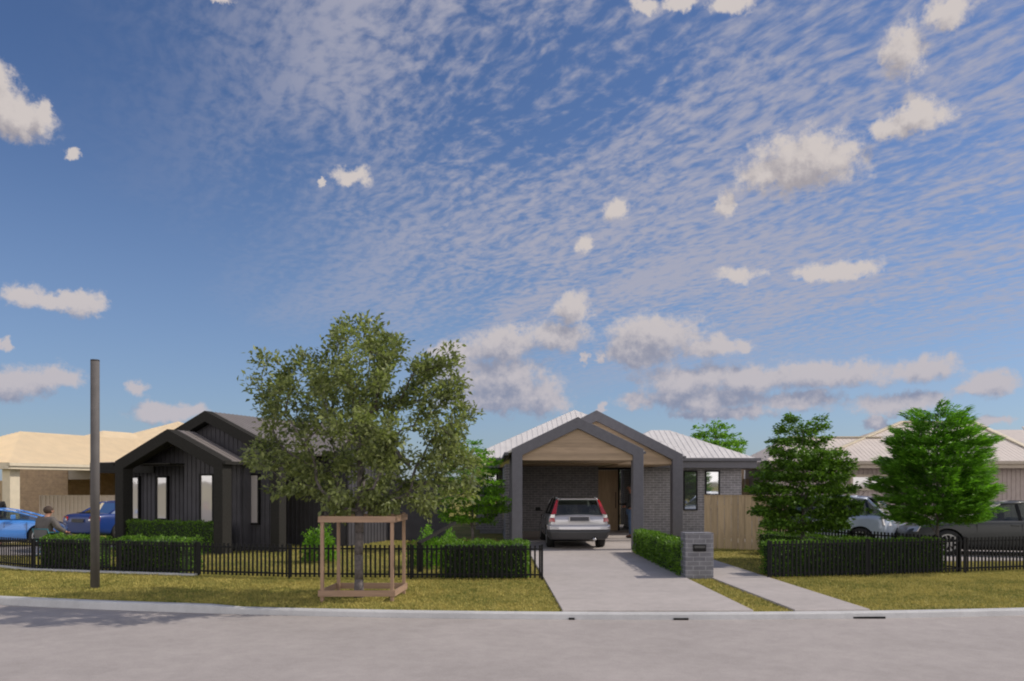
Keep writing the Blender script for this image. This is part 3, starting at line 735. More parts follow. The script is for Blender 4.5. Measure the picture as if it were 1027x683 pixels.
def timber_fence(x0, y0, x1, y1, z1, z0, label, step=.19, mname='fence_wood', name='timber_fence', cat='fence', t=.02):
    o = empty(name, (x0, y0, 0), math.atan2(y1 - y0, x1 - x0), label, cat); L = math.hypot(x1 - x0, y1 - y0)
    mb = MB(); n = round(L / step); r_ = random.Random(3)
    for i in range(n):
        a = L * i / n; b = L * (i + 1) / n
        mb.box(a, b - .012, -t - r_.uniform(0, .008), 0, z0, z1 - r_.uniform(0, .006))
    mb.build('palings', M[mname], o)
    for zr in (z1 - .35, z0 + .3): MB().box(0, L, .002, .06, zr, zr + .08).build('rail', M[mname], o)
    ps = MB()
    return o
o = timber_fence(X(706.5, 22.5), 22.5, X(790, 21.6), 21.6, 1.49, 0, 'tan timber paling fence between the grey house and the hedge')
MB().box(-.01, (X(790, 21.6) - X(706.5, 22.5)) + .02, -.045, .03, 1.485, 1.505).build('capping', M['fence_wood'], o)
timber_fence(X(742, 31.5), 31.5, X(778, 31.5), 31.5, 2.0, 0, 'orange brown timber fence glimpsed beyond the grey house right corner')
timber_fence(X(-40, 41), 41, X(14, 41), 41, 1.95, -.4, 'timber fence seen past the cream column at the far left edge')
o = empty('sheet_metal_fence', (X(41, 33.6), 33.6, 0), 0, 'pale corrugated metal fence behind the dark blue car', 'fence')
mb = MB(); Lf = X(128, 33.6) - X(41, 33.6)
mb.sheet([(0, 0, -.35), (Lf, 0, -.35), (Lf, 0, 1.29), (0, 0, 1.29)], .03, .17, .06, .025, up=(0, 0, 1)); mb.build('sheets', M['sheet'], o)
MB().box(-.05, -.002, -.03, .05, -.35, 1.31).box(-.05, Lf, -.035, .04, 1.292, 1.32).build('fence_frame', M['sheet'], o)
o = empty('side_fence', (X(386, 25.5), 25.5, 0), rad(2), 'tall charcoal side fence between the two houses behind the large tree', 'fence')
mb = MB(); Ls = X(450, 25.5) - X(386, 25.5); mb.sheet([(0, 0, -.05), (Ls, 0, -.05), (Ls, 0, 1.9), (0, 0, 1.9)], .04, .16, .04, .02, up=(0, 0, 1)); mb.build('sheets', M['black_clad'], o)
MB().box(-.04, Ls, -.03, .045, 1.902, 1.94).build('rail', M['black_frame'], o)
# stub post with slanted rail
o = empty('gate_post', (X(421, 16.4), 16.4, 0), 0, 'dark timber post with a slanting rail behind the fence right of the staked tree', 'post')
MB().box(-.04, .04, -.04, .04, -.02, .62).build('post', M['black_frame'], o)
MB().beam((-.03, 0, .60), (.62, 1.5, .95), .07, .05).build('handrail', M['black_frame'], o)
# white window trim on a shed beyond
o = empty('brown_shed', (X(745, 36), 36, 0), 0, 'brown wall with white trim glimpsed between grey house and tree', 'shed')
MB().box(0, 2.4, 0, 3, 0, Z(470, 36)).build('wall', M['brick_brown'], o)
MB().box(0.05, .17, -.05, -.002, 1.6, Z(471.5, 36)).box(.17, 1.6, -.05, -.002, Z(480.5, 36), Z(477.5, 36)).build('trim', M['white'], o)
MB().xz([(-.05, Z(470, 36)), (2.5, Z(470, 36)), (1.2, Z(464, 36))], -.2, 3).build('roof', M['roof_brown'], o)

# ------------------------------------------------------------------ mailbox, pole, tree guard
o = empty('brick_mailbox', ((X(687.4, 15.25) + X(715.8, 15.25)) / 2, 15.25, 0), TILT, 'grey brick mailbox pillar with black slot at the end of the driveway hedge', 'mailbox')
hw = (X(715.8, 15.25) - X(687.4, 15.25)) / 2
MB().box(-hw, hw, 0, .38, -.03, .865).build('pillar', M['brick_box'], o, bevel=.005)
MB().box(-hw - .003, hw + .003, -.003, .383, .8665, .885).build('cap', M['brick_box'], o)
sx0, sx1 = X(695, 15.25) - o.location.x, X(708, 15.25) - o.location.x
mbx = MB().box(sx0, sx1, -.022, .01, Z(553, 15.25), Z(546, 15.25)).build('letter_box', M['black'], o, bevel=.003)
MB().box(sx0 + .02, sx1 - .02, -.030, -.0225, Z(549.6, 15.25), Z(547.2, 15.25)).build('flap', M['plastic'], mbx)

o = empty('steel_pole', (X(95.3, 13.96), 13.96, 0), 0, 'tall plain grey steel pole standing on the verge at left', 'pole')
MB().tube((0, 0, -.05), (0, 0, Z(361, 13.96)), .075, .073, 28).build('shaft', M['pole'], o, smooth=True).data.shade_flat()
s = o.children[0].data
for p in s.polygons: p.use_smooth = len(p.vertices) == 4
MB().tube((0, 0, Z(361, 13.96) - .02), (0, 0, Z(361, 13.96) + .004), .0745, .072, 28).build('cap', M['black'], o)

o = empty('tree_guard', (-2.40, 12.75, 0), 0, 'square timber guard of four stakes and rails around the street tree trunk', 'tree guard')
ft = [(-2.94, 12.36), (-1.857, 12.36), (-1.79, 13.2), (-2.87, 13.2)]
ft = [(a + 2.40, b - 12.75) for a, b in ft]
for i, (a, b) in enumerate(ft): MB().box(a - .026, a + .026, b - .026, b + .026, -.02, 1.33 + (.02 if i > 1 else 0)).build('stake', M['stake'], o, bevel=.003)
def rail(i, j, z0, z1, off):
    a = Vector((*ft[i], (z0 + z1) / 2)); b = Vector((*ft[j], (z0 + z1) / 2)); d = (b - a).normalized()
    n = Vector((d.y, -d.x, 0)) * .039
    MB().beam(a - d * off + n, b + d * off + n, .022, z1 - z0).build('rail', M['stake_h'], o)
for i, j, off in ((0, 1, .055), (1, 2, .03), (2, 3, .055), (3, 0, .03)):
    rail(i, j, .09, .185, off); rail(i, j, 1.235, 1.33, off)

# ------------------------------------------------------------------ plants
def leaves_at(c, nrm_bias, size, aspect, rg, dirs=None, dirmix=0.0, bend=.15):
    """one 4-vertex leaf per centre row; returns verts, faces"""
    n = len(c)
    d = rg.normal(size=(n, 3)); d /= np.linalg.norm(d, axis=1)[:, None]
    if dirs is not None: d = d * (1 - dirmix) + dirs * dirmix; d /= np.linalg.norm(d, axis=1)[:, None]
    nr = rg.normal(size=(n, 3)) + np.array([0, 0, nrm_bias]); nr -= d * np.sum(nr * d, 1)[:, None]; nr /= np.linalg.norm(nr, axis=1)[:, None]
    s = np.cross(d, nr); L = (size * rg.uniform(.65, 1.35, n))[:, None]; w = L * aspect * .5
    v = np.empty((n, 4, 3)); v[:, 0] = c; v[:, 1] = c + d * L * .45 + s * w + nr * L * bend * .4
    v[:, 2] = c + d * L - nr * L * bend; v[:, 3] = c + d * L * .45 - s * w + nr * L * bend * .4
    return v.reshape(-1, 3), np.arange(4 * n).reshape(-1, 4)

def grow(tips, base, trunk_pts, rg, seg=.22, wander=.05):
    """connect every tip to the nearest point of the growing skeleton; returns nodes, parent"""
    nodes = [Vector(base)]; par = [-1]; plen = [0.0]
    for p in trunk_pts:
        nodes.append(Vector(p)); par.append(len(nodes) - 2); plen.append(plen[-1] + (nodes[-1] - nodes[-2]).length)
    N = [np.array(v) for v in nodes]
    order = sorted(range(len(tips)), key=lambda i: np.linalg.norm(tips[i] - N[min(2, len(N) - 1)]))
    ends = []
    for i in order:
        t = tips[i]; A = np.array(N); dd = np.linalg.norm(A - t, axis=1)
        up = np.maximum(0, A[:, 2] - t[2]) * .8
        cost = dd + .35 * np.array(plen) + up; cost[0] += 99
        j = int(np.argmin(cost)); L = dd[j]; k = max(1, int(L / seg)); prev = j; a = A[j]
        side = rg.normal(size=3) * wander * L
        for s in range(1, k + 1):
            f = s / k; p = a + (t - a) * f + side * math.sin(f * math.pi) + np.array([0, 0, .10 * L * math.sin(f * math.pi)])
            if s < k: p = p + rg.normal(size=3) * .012
            N.append(p); par.append(prev); plen.append(plen[prev] + np.linalg.norm(p - N[prev])); prev = len(N) - 1
        ends.append((prev, i))
    return np.array(N), par, ends

def skeleton_mesh(N, par, r_base, r_tip, name, m, parent, expo=2.3, flare=1.25):
    n = len(N); w = np.zeros(n); ch = [0] * n
    for i in range(n):
        if par[i] >= 0: ch[par[i]] += 1
    for i in range(n - 1, -1, -1):
        if ch[i] == 0: w[i] += 1
        if par[i] >= 0: w[par[i]] += w[i]
    rr = r_tip * np.power(np.maximum(w, 1), 1 / expo); k = r_base / rr[1] if n > 1 else 1
    rr = np.where(w > 1, r_tip + (rr - r_tip) * (r_base - r_tip) / max(1e-6, rr[1] - r_tip), r_tip)
    rr[0] = r_base * flare
    mb = MB()
    for i in range(1, n):
        p = par[i]; a, b = Vector(N[p]), Vector(N[i])
        if (b - a).length < 1e-4: continue
        ra = min(rr[p], rr[i] * 1.35) if p else rr[0]
        mb.tube(a, b, ra, rr[i], 10 if rr[i] > .03 else (6 if rr[i] > .01 else 4), cap=rr[i] > .03)
    return mb.build(name, m, parent, smooth=True)

def crown_tips(n, inside, box, rg, shell=None, mind=.12):
    out = []; tries = 0
    while len(out) < n and tries < n * 400:
        tries += 1
        p = np.array([rg.uniform(*box[0]), rg.uniform(*box[1]), rg.uniform(*box[2])])
        if not inside(p, rg): continue
        if out and np.min(np.linalg.norm(np.array(out) - p, axis=1)) < mind: continue
        out.append(p)
    return np.array(out)

# main street tree
def street_tree():
    rg = np.random.RandomState(11)
    o = empty('street_tree', (-2.46, 12.8, 0), 0, 'largest tree with olive green leaves inside the timber guard', 'tree')
    E = [((.08, 0, 3.1), (1.54, 1.5, 1.16)), ((-.62, 0, 2.35), (.96, 1.1, .80)), ((1.0, .0, 2.15), (.85, .9, .80)), ((.0, 0, 1.95), (1.15, 1.0, .62)), ((.2, 0, 2.8), (1.5, 1.3, 1.0))]
    lob = [(np.array(a), np.array(b)) for a, b in E]
    ph = rg.uniform(0, 6.28, 6)
    def inside(p, r):
        q = min(np.sum(((p - a) / b) ** 2) ** .5 for a, b in lob)
        wob = .10 * math.sin(p[0] * 4.1 + ph[0]) + .10 * math.sin(p[2] * 4.7 + ph[1] + p[0] * 2) + .08 * math.sin(p[1] * 5 + ph[2]) + .07 * math.sin(p[2] * 9 + p[0] * 8 + ph[3])
        if q > 1.0 + wob: return False
        gap = math.sin(p[0] * 5.3 + ph[3]) * math.sin(p[2] * 5.9 + ph[4]) * math.sin(p[1] * 3.1 + ph[5] + 1)
        if gap > .26: return False
        return r.uniform() < (.22 + .78 * min(1, q) ** 1.5)
    tips = crown_tips(330, inside, ((-1.95, 1.95), (-1.6, 1.6), (1.30, 4.62)), rg, mind=.17)
    tr = [(.005, 0, .3), (.0, 0, .7), (.01, 0, 1.05), (.01, .0, 1.4), (.0, .01, 1.75), (.02, 0, 2.1), (-.01, 0, 2.5), (.0, .02, 2.9), (.02, 0, 3.3)]
    N, par, ends = grow(tips, (0, 0, -.05), tr, rg, .16, .08)
    skeleton_mesh(N, par, .070, .0050, 'trunk', M['bark'], o, 2.2)
    C = []; Dr = []
    for (j, i) in ends:
        t = N[j]; path = [t]; k = j
        while par[k] > 9 and len(path) < 4: k = par[k]; path.append(N[k])
        sp = rg.randint(55, 100)
        u = np.minimum(rg.exponential(.9, sp), len(path) - 1.001); a = u.astype(int); fr = (u - a)[:, None]
        P_ = np.array(path); pts = P_[a] * (1 - fr) + P_[np.minimum(a + 1, len(path) - 1)] * fr if len(path) > 1 else np.repeat(P_[:1], sp, 0)
        out = (t - np.array([0, 0, 2.3])); out /= np.linalg.norm(out) + 1e-6
        off = rg.normal(size=(sp, 3)) * np.array([.074, .074, .052]) + out * rg.uniform(-.02, .12, (sp, 1))
        C.append(pts + off); dd = off + out * .08; Dr.append(dd / (np.linalg.norm(dd, axis=1)[:, None] + 1e-6))
    C = np.concatenate(C); Dr = np.concatenate(Dr)
    ok = C[:, 2] > 1.12; C = C[ok]; Dr = Dr[ok]
    v, f = leaves_at(C, 1.3, .084, .50, rg, Dr, .5)
    fast_mesh('crown', v, f, M['leaf_main'], o)
street_tree()

def layered_tree(loc, label, top, bottom, prof, leafm, seed, ntip, leaf, aspect, per, trunk_r=.035, trunk_top=.93, flat=.05, spread=.15, feather=0, cat='tree', group=None, lean=0, name='garden_tree', base_z=0, mind=.13, tier=.26):
    rg = np.random.RandomState(seed)
    o = empty(name, (loc[0], loc[1], base_z), 0, label, cat, group)
    zs = [p[0] for p in prof]; ws = [p[1] for p in prof]; ph = rg.uniform(0, 6.28, 4)
    def inside(p, r):
        R_ = np.interp(p[2], zs, ws); a = math.atan2(p[1], p[0])
        R_ *= 1 + .14 * math.sin(3 * a + ph[0] + p[2] * 3) + .12 * math.sin(p[2] * 11 + ph[1] + 2 * a)
        q = math.hypot(p[0], p[1]) / max(R_, .02)
        if q > 1: return False
        if math.sin(p[2] * 7 + ph[2] + 2.2 * a) * math.sin(3 * a + ph[3] + p[2] * 2) > .55: return False
        return r.uniform() < .15 + .85 * q
    mw = max(ws)
    tips = crown_tips(ntip, inside, ((-mw, mw), (-mw, mw), (bottom, top)), rg, mind=mind)
    tips[:, 2] = tips[:, 2] - ((tips[:, 2] - bottom) % tier) * .40 + rg.normal(0, .022, len(tips))
    k = 9; tr = [(lean * i / k + .012 * math.sin(i * 2.1 + seed), .012 * math.cos(i * 1.7), top * trunk_top * i / k) for i in range(1, k + 1)]
    N, par, ends = grow(tips, (0, 0, -.05), tr, rg, .18, .05)
    skeleton_mesh(N, par, trunk_r, .0035, 'trunk', M['bark'], o, 2.1)
    C = []; Dr = []
    for (j, i) in ends:
        t = N[j]; a = math.atan2(t[1], t[0]); out = np.array([math.cos(a), math.sin(a), .12 if not feather else .22 + .25 * (t[2] - bottom) / (top - bottom)]); out /= np.linalg.norm(out)
        sd = np.array([-out[1], out[0], 0]); m_ = int(per * rg.uniform(.7, 1.3))
        al = rg.uniform(-spread, spread * 1.2, m_); sdv = rg.normal(0, spread * .55, m_)
        if feather: sdv *= .6; al = rg.uniform(-spread, spread * 1.6, m_)
        pts = t + out * al[:, None] + sd * sdv[:, None]; pts[:, 2] += rg.normal(0, flat, m_) - .10 * np.abs(sdv) 
        d = out[None] * (1.0 if feather else .7) + sd[None] * np.sign(sdv)[:, None] * rg.uniform(.1, .9, m_)[:, None]; d /= np.linalg.norm(d, axis=1)[:, None]
        C.append(pts); Dr.append(d)
    C = np.concatenate(C); Dr = np.concatenate(Dr)
    v, f = leaves_at(C, 1.8, leaf, aspect, rg, Dr, .8 if feather else .6)
    fast_mesh('crown', v, f, leafm, o)
    return o
s1 = 18.5 / 800
layered_tree((X(805, 18.5), 18.5), 'dark green layered tree behind the hedge left of the silver hatchback', 3.52, .78,
   [(.75, .45), (.95, .98), (1.5, 1.10), (2.1, 1.02), (2.55, .85), (2.9, .60), (3.25, .48), (3.55, .15)], M['leaf_dark'], 21, 340, .082, .60, 82, .045, flat=.040, spread=.15, mind=.13, tier=.28)
layered_tree((X(940, 17.0), 17.0), 'bright feathery green tree in front of the grey car', 3.50, 1.0,
   [(.98, .50), (1.2, .84), (1.7, 1.0), (2.2, .95), (2.7, .80), (3.1, .58), (3.55, .22)], M['leaf_fern'], 33, 460, .13, .20, 110, .035, flat=.035, spread=.16, feather=1, mind=.15, tier=.2)
layered_tree((X(474, 22.0), 22.0), 'slim bright green tree in front of the grey house left wing', 3.0, .75,
   [(.7, .4), (.95, .75), (1.3, .92), (1.9, .85), (2.4, .68), (2.85, .40), (3.1, .1)], M['leaf_bright'], 44, 190, .075, .55, 65, .04, flat=.03, spread=.13, mind=.16, tier=.27)
layered_tree((X(717, 46), 46.0), 'light green tree crown rising behind the grey house roof', 5.6, 2.2,
   [(2.2, .7), (3.2, 1.35), (4.2, 1.5), (4.7, 1.25), (5.2, .75), (5.5, .2)], M['leaf_bright'], 55, 120, .16, .6, 50, .12, flat=.07, spread=.3, mind=.36, tier=.45)
layered_tree((X(346, 27.5), 27.5), 'bright green tree between the two houses seen through the large tree', 4.0, 1.2,
   [(1.1, .6), (1.6, 1.0), (2.4, 1.1), (3.2, .85), (3.9, .35), (4.1, .1)], M['leaf_bright'], 66, 130, .10, .6, 60, .06, flat=.05, spread=.18, mind=.22, tier=.35)

def shrub(loc, w, h, m, label, seed, n=2600, size=.06, dep=None):
    rg = np.random.RandomState(seed); o = empty('shrub', (loc[0], loc[1], 0), 0, label, 'shrub')
    tips = []
    mb = MB()
    for i in range(16):
        a = rg.uniform(0, 6.28); q = rg.uniform(.2, 1); t = Vector((math.cos(a) * w * q * .8, math.sin(a) * (dep or w) * q * .8, h * rg.uniform(.6, .95) * (1 - .35 * q * q)))
        mb.tube((rg.uniform(-.05, .05), rg.uniform(-.05, .05), -.02), t * .6, .010, .007, 5); mb.tube(t * .6, t, .007, .003, 5); tips.append(t)
    mb.build('stems', M['bark'], o)
    ph = rg.uniform(0, 6.28, 3)
    d = rg.normal(size=(n, 3)); d /= np.linalg.norm(d, axis=1)[:, None]; d[:, 2] = np.abs(d[:, 2])
    r_ = rg.uniform(.35, 1, n) ** .6 * (1 + .16 * np.sin(d[:, 0] * 7 + ph[0]) + .14 * np.sin(d[:, 1] * 8 + d[:, 2] * 9 + ph[1]))
    C = d * r_[:, None] * np.array([w, dep or w, h * .88]); C[:, 2] += .04
    v, f = leaves_at(C, .8, size, .5, rg, d, .5); fast_mesh('foliage', v, f, m, o); return o
shrub((X(321, 18.6), 18.6), .42, .88, M['leaf_bright'], 'bright green shrub behind the left side of the tree guard', 71)
shrub((X(432, 17.4), 17.4), .50, .86, M['leaf_bright'], 'light green shrub at the left end of the hedge by the driveway', 72)
shrub((X(452, 18.2), 18.2), .40, .72, M['leaf_bright'], 'low leafy shrub between the slim tree and the hedge', 73)

def hedge(name, quads, h, label, group, seed, dens=900, size=.045, h2=None):
    """quads: ground outline of 4 corners (near-left, near-right, far-right, far-left)"""
    rg = np.random.RandomState(seed); c0 = np.array(quads).mean(0)
    q = [np.array(p) - c0 for p in quads]; h2 = h2 or h
    o = empty(name, (c0[0], c0[1], 0), 0, label, 'hedge', group)
    def P(u, v, w):   # u along, v depth, w height (0..1)
        g_ = (q[0] * (1 - u)[:, None] + q[1] * u[:, None]) * (1 - v)[:, None] + (q[3] * (1 - u)[:, None] + q[2] * u[:, None]) * v[:, None]
        return np.column_stack([g_, w * (h * (1 - v) + h2 * v)])
    Ln = np.linalg.norm(q[1] - q[0]); De = np.linalg.norm(q[3] - q[0])
    C = []; D_ = []
    for face, area in (('n', Ln * h), ('f', Ln * h2), ('t', Ln * De), ('l', De * h), ('r', De * h)):
        n = int(area * dens) + 20; a, b = rg.uniform(0, 1, n), rg.uniform(0, 1, n)
        dep = rg.exponential(.025, n)
        if face == 't': u, v, w = a, b, 1 - dep / h
        elif face == 'n': u, v, w = a, dep / De, b
        elif face == 'f': u, v, w = a, 1 - dep / De, b
        elif face == 'l': u, v, w = dep / Ln, a, b
        else: u, v, w = 1 - dep / Ln, a, b
        p = P(u, v, w)
        wob = .022 * np.sin(p[:, 0] * 9 + seed) + .018 * np.sin(p[:, 1] * 13 + p[:, 0] * 17) + .014 * np.sin(p[:, 2] * 19 + p[:, 0] * 23)
        e1 = (q[1] - q[0]) / Ln; e2 = (q[3] - q[0]) / De
        nn = {'t': (0, 0, 1), 'n': (-e2[0], -e2[1], 0), 'f': (e2[0], e2[1], 0), 'l': (-e1[0], -e1[1], 0), 'r': (e1[0], e1[1], 0)}[face]
        nn = np.array(nn); p = p + nn * wob[:, None]
        p[:, 2] = np.maximum(p[:, 2], .01)
        C.append(p); D_.append(np.repeat(nn[None] + np.array([[0, 0, .4]]), n, 0))
    C = np.concatenate(C); D_ = np.concatenate(D_)
    v, f = leaves_at(C, .3, size, .6, rg, D_, .45); fast_mesh('foliage', v, f, M['leaf_hedge'], o)
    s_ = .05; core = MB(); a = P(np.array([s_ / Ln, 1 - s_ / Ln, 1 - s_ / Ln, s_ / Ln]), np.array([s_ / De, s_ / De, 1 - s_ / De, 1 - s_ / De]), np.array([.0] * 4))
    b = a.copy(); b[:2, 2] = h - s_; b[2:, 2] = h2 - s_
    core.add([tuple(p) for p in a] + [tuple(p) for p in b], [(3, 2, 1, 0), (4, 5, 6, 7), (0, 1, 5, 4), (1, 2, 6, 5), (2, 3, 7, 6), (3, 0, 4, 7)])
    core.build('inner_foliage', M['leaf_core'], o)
    return o
GH = 'clipped green hedges in the front gardens'
def q4(xa, ya, xb, yb, dep):
    d = Vector((xb - xa, yb - ya)).normalized(); n = Vector((-d.y, d.x)) * dep
    return [(xa, ya), (xb, yb), (xb + n.x, yb + n.y), (xa + n.x, ya + n.y)]
hedge('hedge', q4(X(38, 17.0), 17.02, X(91, 16.65), 16.68, .6), .69, 'clipped hedge in front of the seated man behind the pole', GH, 81)
hedge('hedge', q4(X(113, 16.55), 16.55, X(184, 16.15), 16.15, .6), .69, 'short clipped hedge just right of the pole behind the fence', GH, 82)
o = hedge('hedge', [(-3.28, .06), (-.32, .06), (-.32, .52), (-3.28, .52)], .80, 'hedge in the shade under the charcoal house porch windows', GH, 83)
c0 = Vector((-1.8, .29, 0)); o.location = Vector((R0[0], R0[1], 0)) + Matrix.Rotation(-A20, 3, 'Z') @ c0; o.rotation_euler = (0, 0, -A20)
hedge('hedge', q4(X(443, 15.3), 15.3, X(531, 15.3), 15.3, .75), .68, 'hedge behind the fence immediately left of the driveway', GH, 84)
hedge('hedge', [(3.29, 15.45), (3.80, 15.45), (3.68, 20.8), (3.17, 20.8)], .66, 'long hedge running from the carport post to the brick mailbox', GH, 85, h2=.60, dens=1100)
hedge('hedge', q4(5.12, 15.52, 8.95, 16.42, .55), .665, 'hedge behind the front picket fence right of the footpath', GH, 86)
hedge('hedge', [(6.42, 20.9), (8.55, 17.1), (8.98, 17.25), (6.95, 21.3)], .55, 'hedge along the diagonal fence around the dark green tree trunk', GH, 87)

# ------------------------------------------------------------------ cars
def bake(o):
    dg = bpy.context.evaluated_depsgraph_get(); me = bpy.data.meshes.new_from_object(o.evaluated_get(dg)); o.modifiers.clear(); o.data = me; return o

def make_car(name, loc, heading, label, paint, S):
    """x forward, y left; S holds the side profile"""
    o = empty(name, loc, heading, label, 'car')
    st = S['body']; hw0 = S['W'] / 2; zb = S.get('zb', .20)
    mb = MB(); ring = []
    for (x, w, zt, zlow) in st:
        hw = hw0 * w; zm = (zlow + zt) / 2
        half = [(.0, zlow), (.78 * hw, zlow), (.94 * hw, zlow + .05), (.995 * hw, zlow + .16), (hw, zm), (.985 * hw, zt - .15), (.955 * hw, zt - .045), (.88 * hw, zt), (.45 * hw, zt + .018), (0, zt + .025)]
        pts = half + [(-a, b) for a, b in half[-2:0:-1]]
        ring.append([(x, a, b) for a, b in pts])
    n = len(ring[0]); k0 = 0
    vs = [p for r_ in ring for p in r_]; fs = []
    for i in range(len(ring) - 1):
        for j in range(n): fs.append((i * n + j, i * n + (j + 1) % n, (i + 1) * n + (j + 1) % n, (i + 1) * n + j))
    m_ = len(ring)
    half_n = len(half)
    for base, rev in ((0, 0), ((m_ - 1) * n, 1)):      # end caps as quad strips
        for j in range(half_n - 1):
            a, b = base + j, base + j + 1; c_, d_ = base + (n - j - 1) % n if j else base, base + (n - j) % n
            L_ = [base + j, base + j + 1, base + (n - j - 1) % n, base + (n - j) % n]
            L_ = list(dict.fromkeys(L_)); fs.append(tuple(L_ if rev else L_[::-1]))
    mb.add(vs, fs); body = mb.build('body', M[paint], o)
    sub = body.modifiers.new('s', 'SUBSURF'); sub.levels = sub.render_levels = 2
    bake(body)
    wr = S['wr']
    cut = MB()
    for wx in S['wheels']:
        for sy in (-1, 1): cut.tube((wx, sy * (hw0 - .26), wr), (wx, sy * (hw0 + .1), wr), wr + .045, wr + .045, 28)
    co = cut.build('arch_cutter', M['black'])
    bo = body.modifiers.new('b', 'BOOLEAN'); bo.operation = 'DIFFERENCE'; bo.object = co; bo.solver = 'EXACT'
    bpy.context.view_layer.update(); co.parent = o; bpy.context.view_layer.update(); bake(body); bpy.data.objects.remove(co)
    body.data.shade_smooth()
    if not body.data.materials: body.data.materials.append(M[paint])
    try: body.data.set_sharp_from_angle(angle=rad(38))
    except Exception: pass
    for wx in S['wheels']:
        for sy in (-1, 1):
            wheel(o, wx, sy, hw0, wr, S.get('spokes', 7))
            lin = MB().tube((wx, sy * (hw0 - .255), wr), (wx, sy * (hw0 - .20), wr), wr + .035, n=24).build('wheel_arch', M['black'], o)
    # greenhouse
    gh = S['glass']; zbelt = S['belt']; wb = hw0 * S.get('wb', .90)
    side = {-1: MB(), 1: MB()}; top = MB(); wind = MB(); rear = MB(); rails = {-1: MB(), 1: MB()}; ng = len(gh)
    def pt(i, s, belt): x, z, w = gh[i]; return (x, s * wb, zbelt - .03) if belt else (x, s * hw0 * w, z)
    for i in range(ng - 1):
        for s in (-1, 1):
            a, b, c_, d_ = pt(i, s, 1), pt(i + 1, s, 1), pt(i + 1, s, 0), pt(i, s, 0)
            side[s].add([a, b, c_, d_], [(0, 1, 2, 3)])
            rails[s].tube(d_, c_, S.get('rail', .030), n=8)
        q = [pt(i, 1, 0), pt(i + 1, 1, 0), pt(i + 1, -1, 0), pt(i, -1, 0)]
        tgt = wind if i < S.get('nw', 1) else (rear if i >= ng - 1 - S.get('nr', 1) else top)
        if tgt is top: top.prism([Vector(p) + Vector((0, 0, .012)) for p in q], (0, 0, -.035))
        else: tgt.add(q, [(0, 1, 2, 3)])
    for s in (-1, 1): side[s].build('side_window', M['car_glass'], o); rails[s].build('roof_rail', M[paint], o, smooth=True)
    wind.build('windscreen', M['car_glass'], o); rear.build('rear_window', M['car_glass'], o)
    top.build('roof', M[paint], o)
    for (xb_, xt_) in S['pillars']:
        for s in (-1, 1):
            zt = np.interp(-xt_, [-g_[0] for g_ in gh], [g_[1] for g_ in gh]); wt = np.interp(-xt_, [-g_[0] for g_ in gh], [g_[2] for g_ in gh])
            MB().beam((xb_, s * (wb + .006), zbelt - .02), (xt_, s * (hw0 * wt + .004), zt - .01), .07, .03, up=(0, s, .2)).build('pillar', M[S.get('pillar_m', 'black')], o)
    # seats
    for sx in S['seats']:
        for sy in (-.36, .36):
            se = MB().box(sx - .05, sx + .07, sy - .23, sy + .23, .35, zbelt + .02).box(sx - .03, sx + .05, sy - .12, sy + .12, zbelt + .018, zbelt + .19).build('seat', M['interior'], o)
    for s in (-1, 1):
        mxp = S['mirror']; m2 = MB().box(mxp - .05, mxp + .07, s * (hw0 + .03) - .02, s * (hw0 + .03) + .14 * 1, zbelt + .0, zbelt + .12) if s > 0 else MB().box(mxp - .05, mxp + .07, -hw0 - .15, -hw0 - .01, zbelt, zbelt + .12)
        m2.beam((mxp, s * (hw0 - .06), zbelt - .01), (mxp, s * (hw0 + .05), zbelt + .04), .05, .03); m2.build('mirror', M[S.get('mirror_m', paint)], o, bevel=.015)
    for dxp in S.get('doors', ()):
        for s in (-1, 1):
            MB().box(dxp - .004, dxp + .004, s * hw0 * .975 - .012, s * hw0 * .975 + .016, .36, zbelt - .10).build('door_seam', M['black'], o)
    dh = []
    for hxp in S.get('handles', ()):
        for s in (-1, 1): MB().box(hxp - .09, hxp + .09, s * hw0 * .99 - .02, s * hw0 * .99 + .02, zbelt - .14, zbelt - .11).build('door_handle', M[paint], o, bevel=.008)
    MB().box(S['body'][0][0] * .0 + S['wheels'][1] + wr + .05, S['wheels'][0] - wr - .05, -hw0 * .80, hw0 * .80, zb - .06, zb + .06).build('underbody', M['black'], o)
    return o, body

def wheel(car, wx, sy, hw0, r, spokes):
    n = 28; prof = [(-.10, r * .62), (-.105, r * .90), (-.08, r * .985), (-.03, r), (.03, r), (.08, r * .985), (.105, r * .90), (.10, r * .62)]
    mb = MB(); vs = []
    for (a, rr) in prof:
        for i in range(n): t = 2 * math.pi * i / n; vs.append((rr * math.cos(t), a, rr * math.sin(t)))
    fs = [(k * n + i, k * n + (i + 1) % n, (k + 1) * n + (i + 1) % n, (k + 1) * n + i) for k in range(len(prof) - 1) for i in range(n)]
    mb.add(vs, fs)
    ty = mb.build('wheel', M['tyre'], car, smooth=True); ty.location = (wx, sy * (hw0 - .125), r)
    rm = MB(); f = .085 * sy
    rm.tube((0, f - .02 * sy, 0), (0, f + .01 * sy, 0), r * .16, n=14)
    for i in range(spokes):
        t = 2 * math.pi * i / spokes; rm.beam((r * .1 * math.cos(t), f, r * .1 * math.sin(t)), (r * .62 * math.cos(t), f, r * .62 * math.sin(t)), .045, .03, up=(0, 1, 0))
    for i in range(28):
        t, t2 = 2 * math.pi * i / 28, 2 * math.pi * (i + 1) / 28
        rm.beam((r * .64 * math.cos(t), f, r * .64 * math.sin(t)), (r * .64 * math.cos(t2), f, r * .64 * math.sin(t2)), .03, .035, up=(0, 1, 0))
    rm.build('rim', M['rim'], ty)
    MB().tube((0, -.03 * sy, 0), (0, .0, 0), r * .66, n=24).build('brake_disc', M['black'], ty)

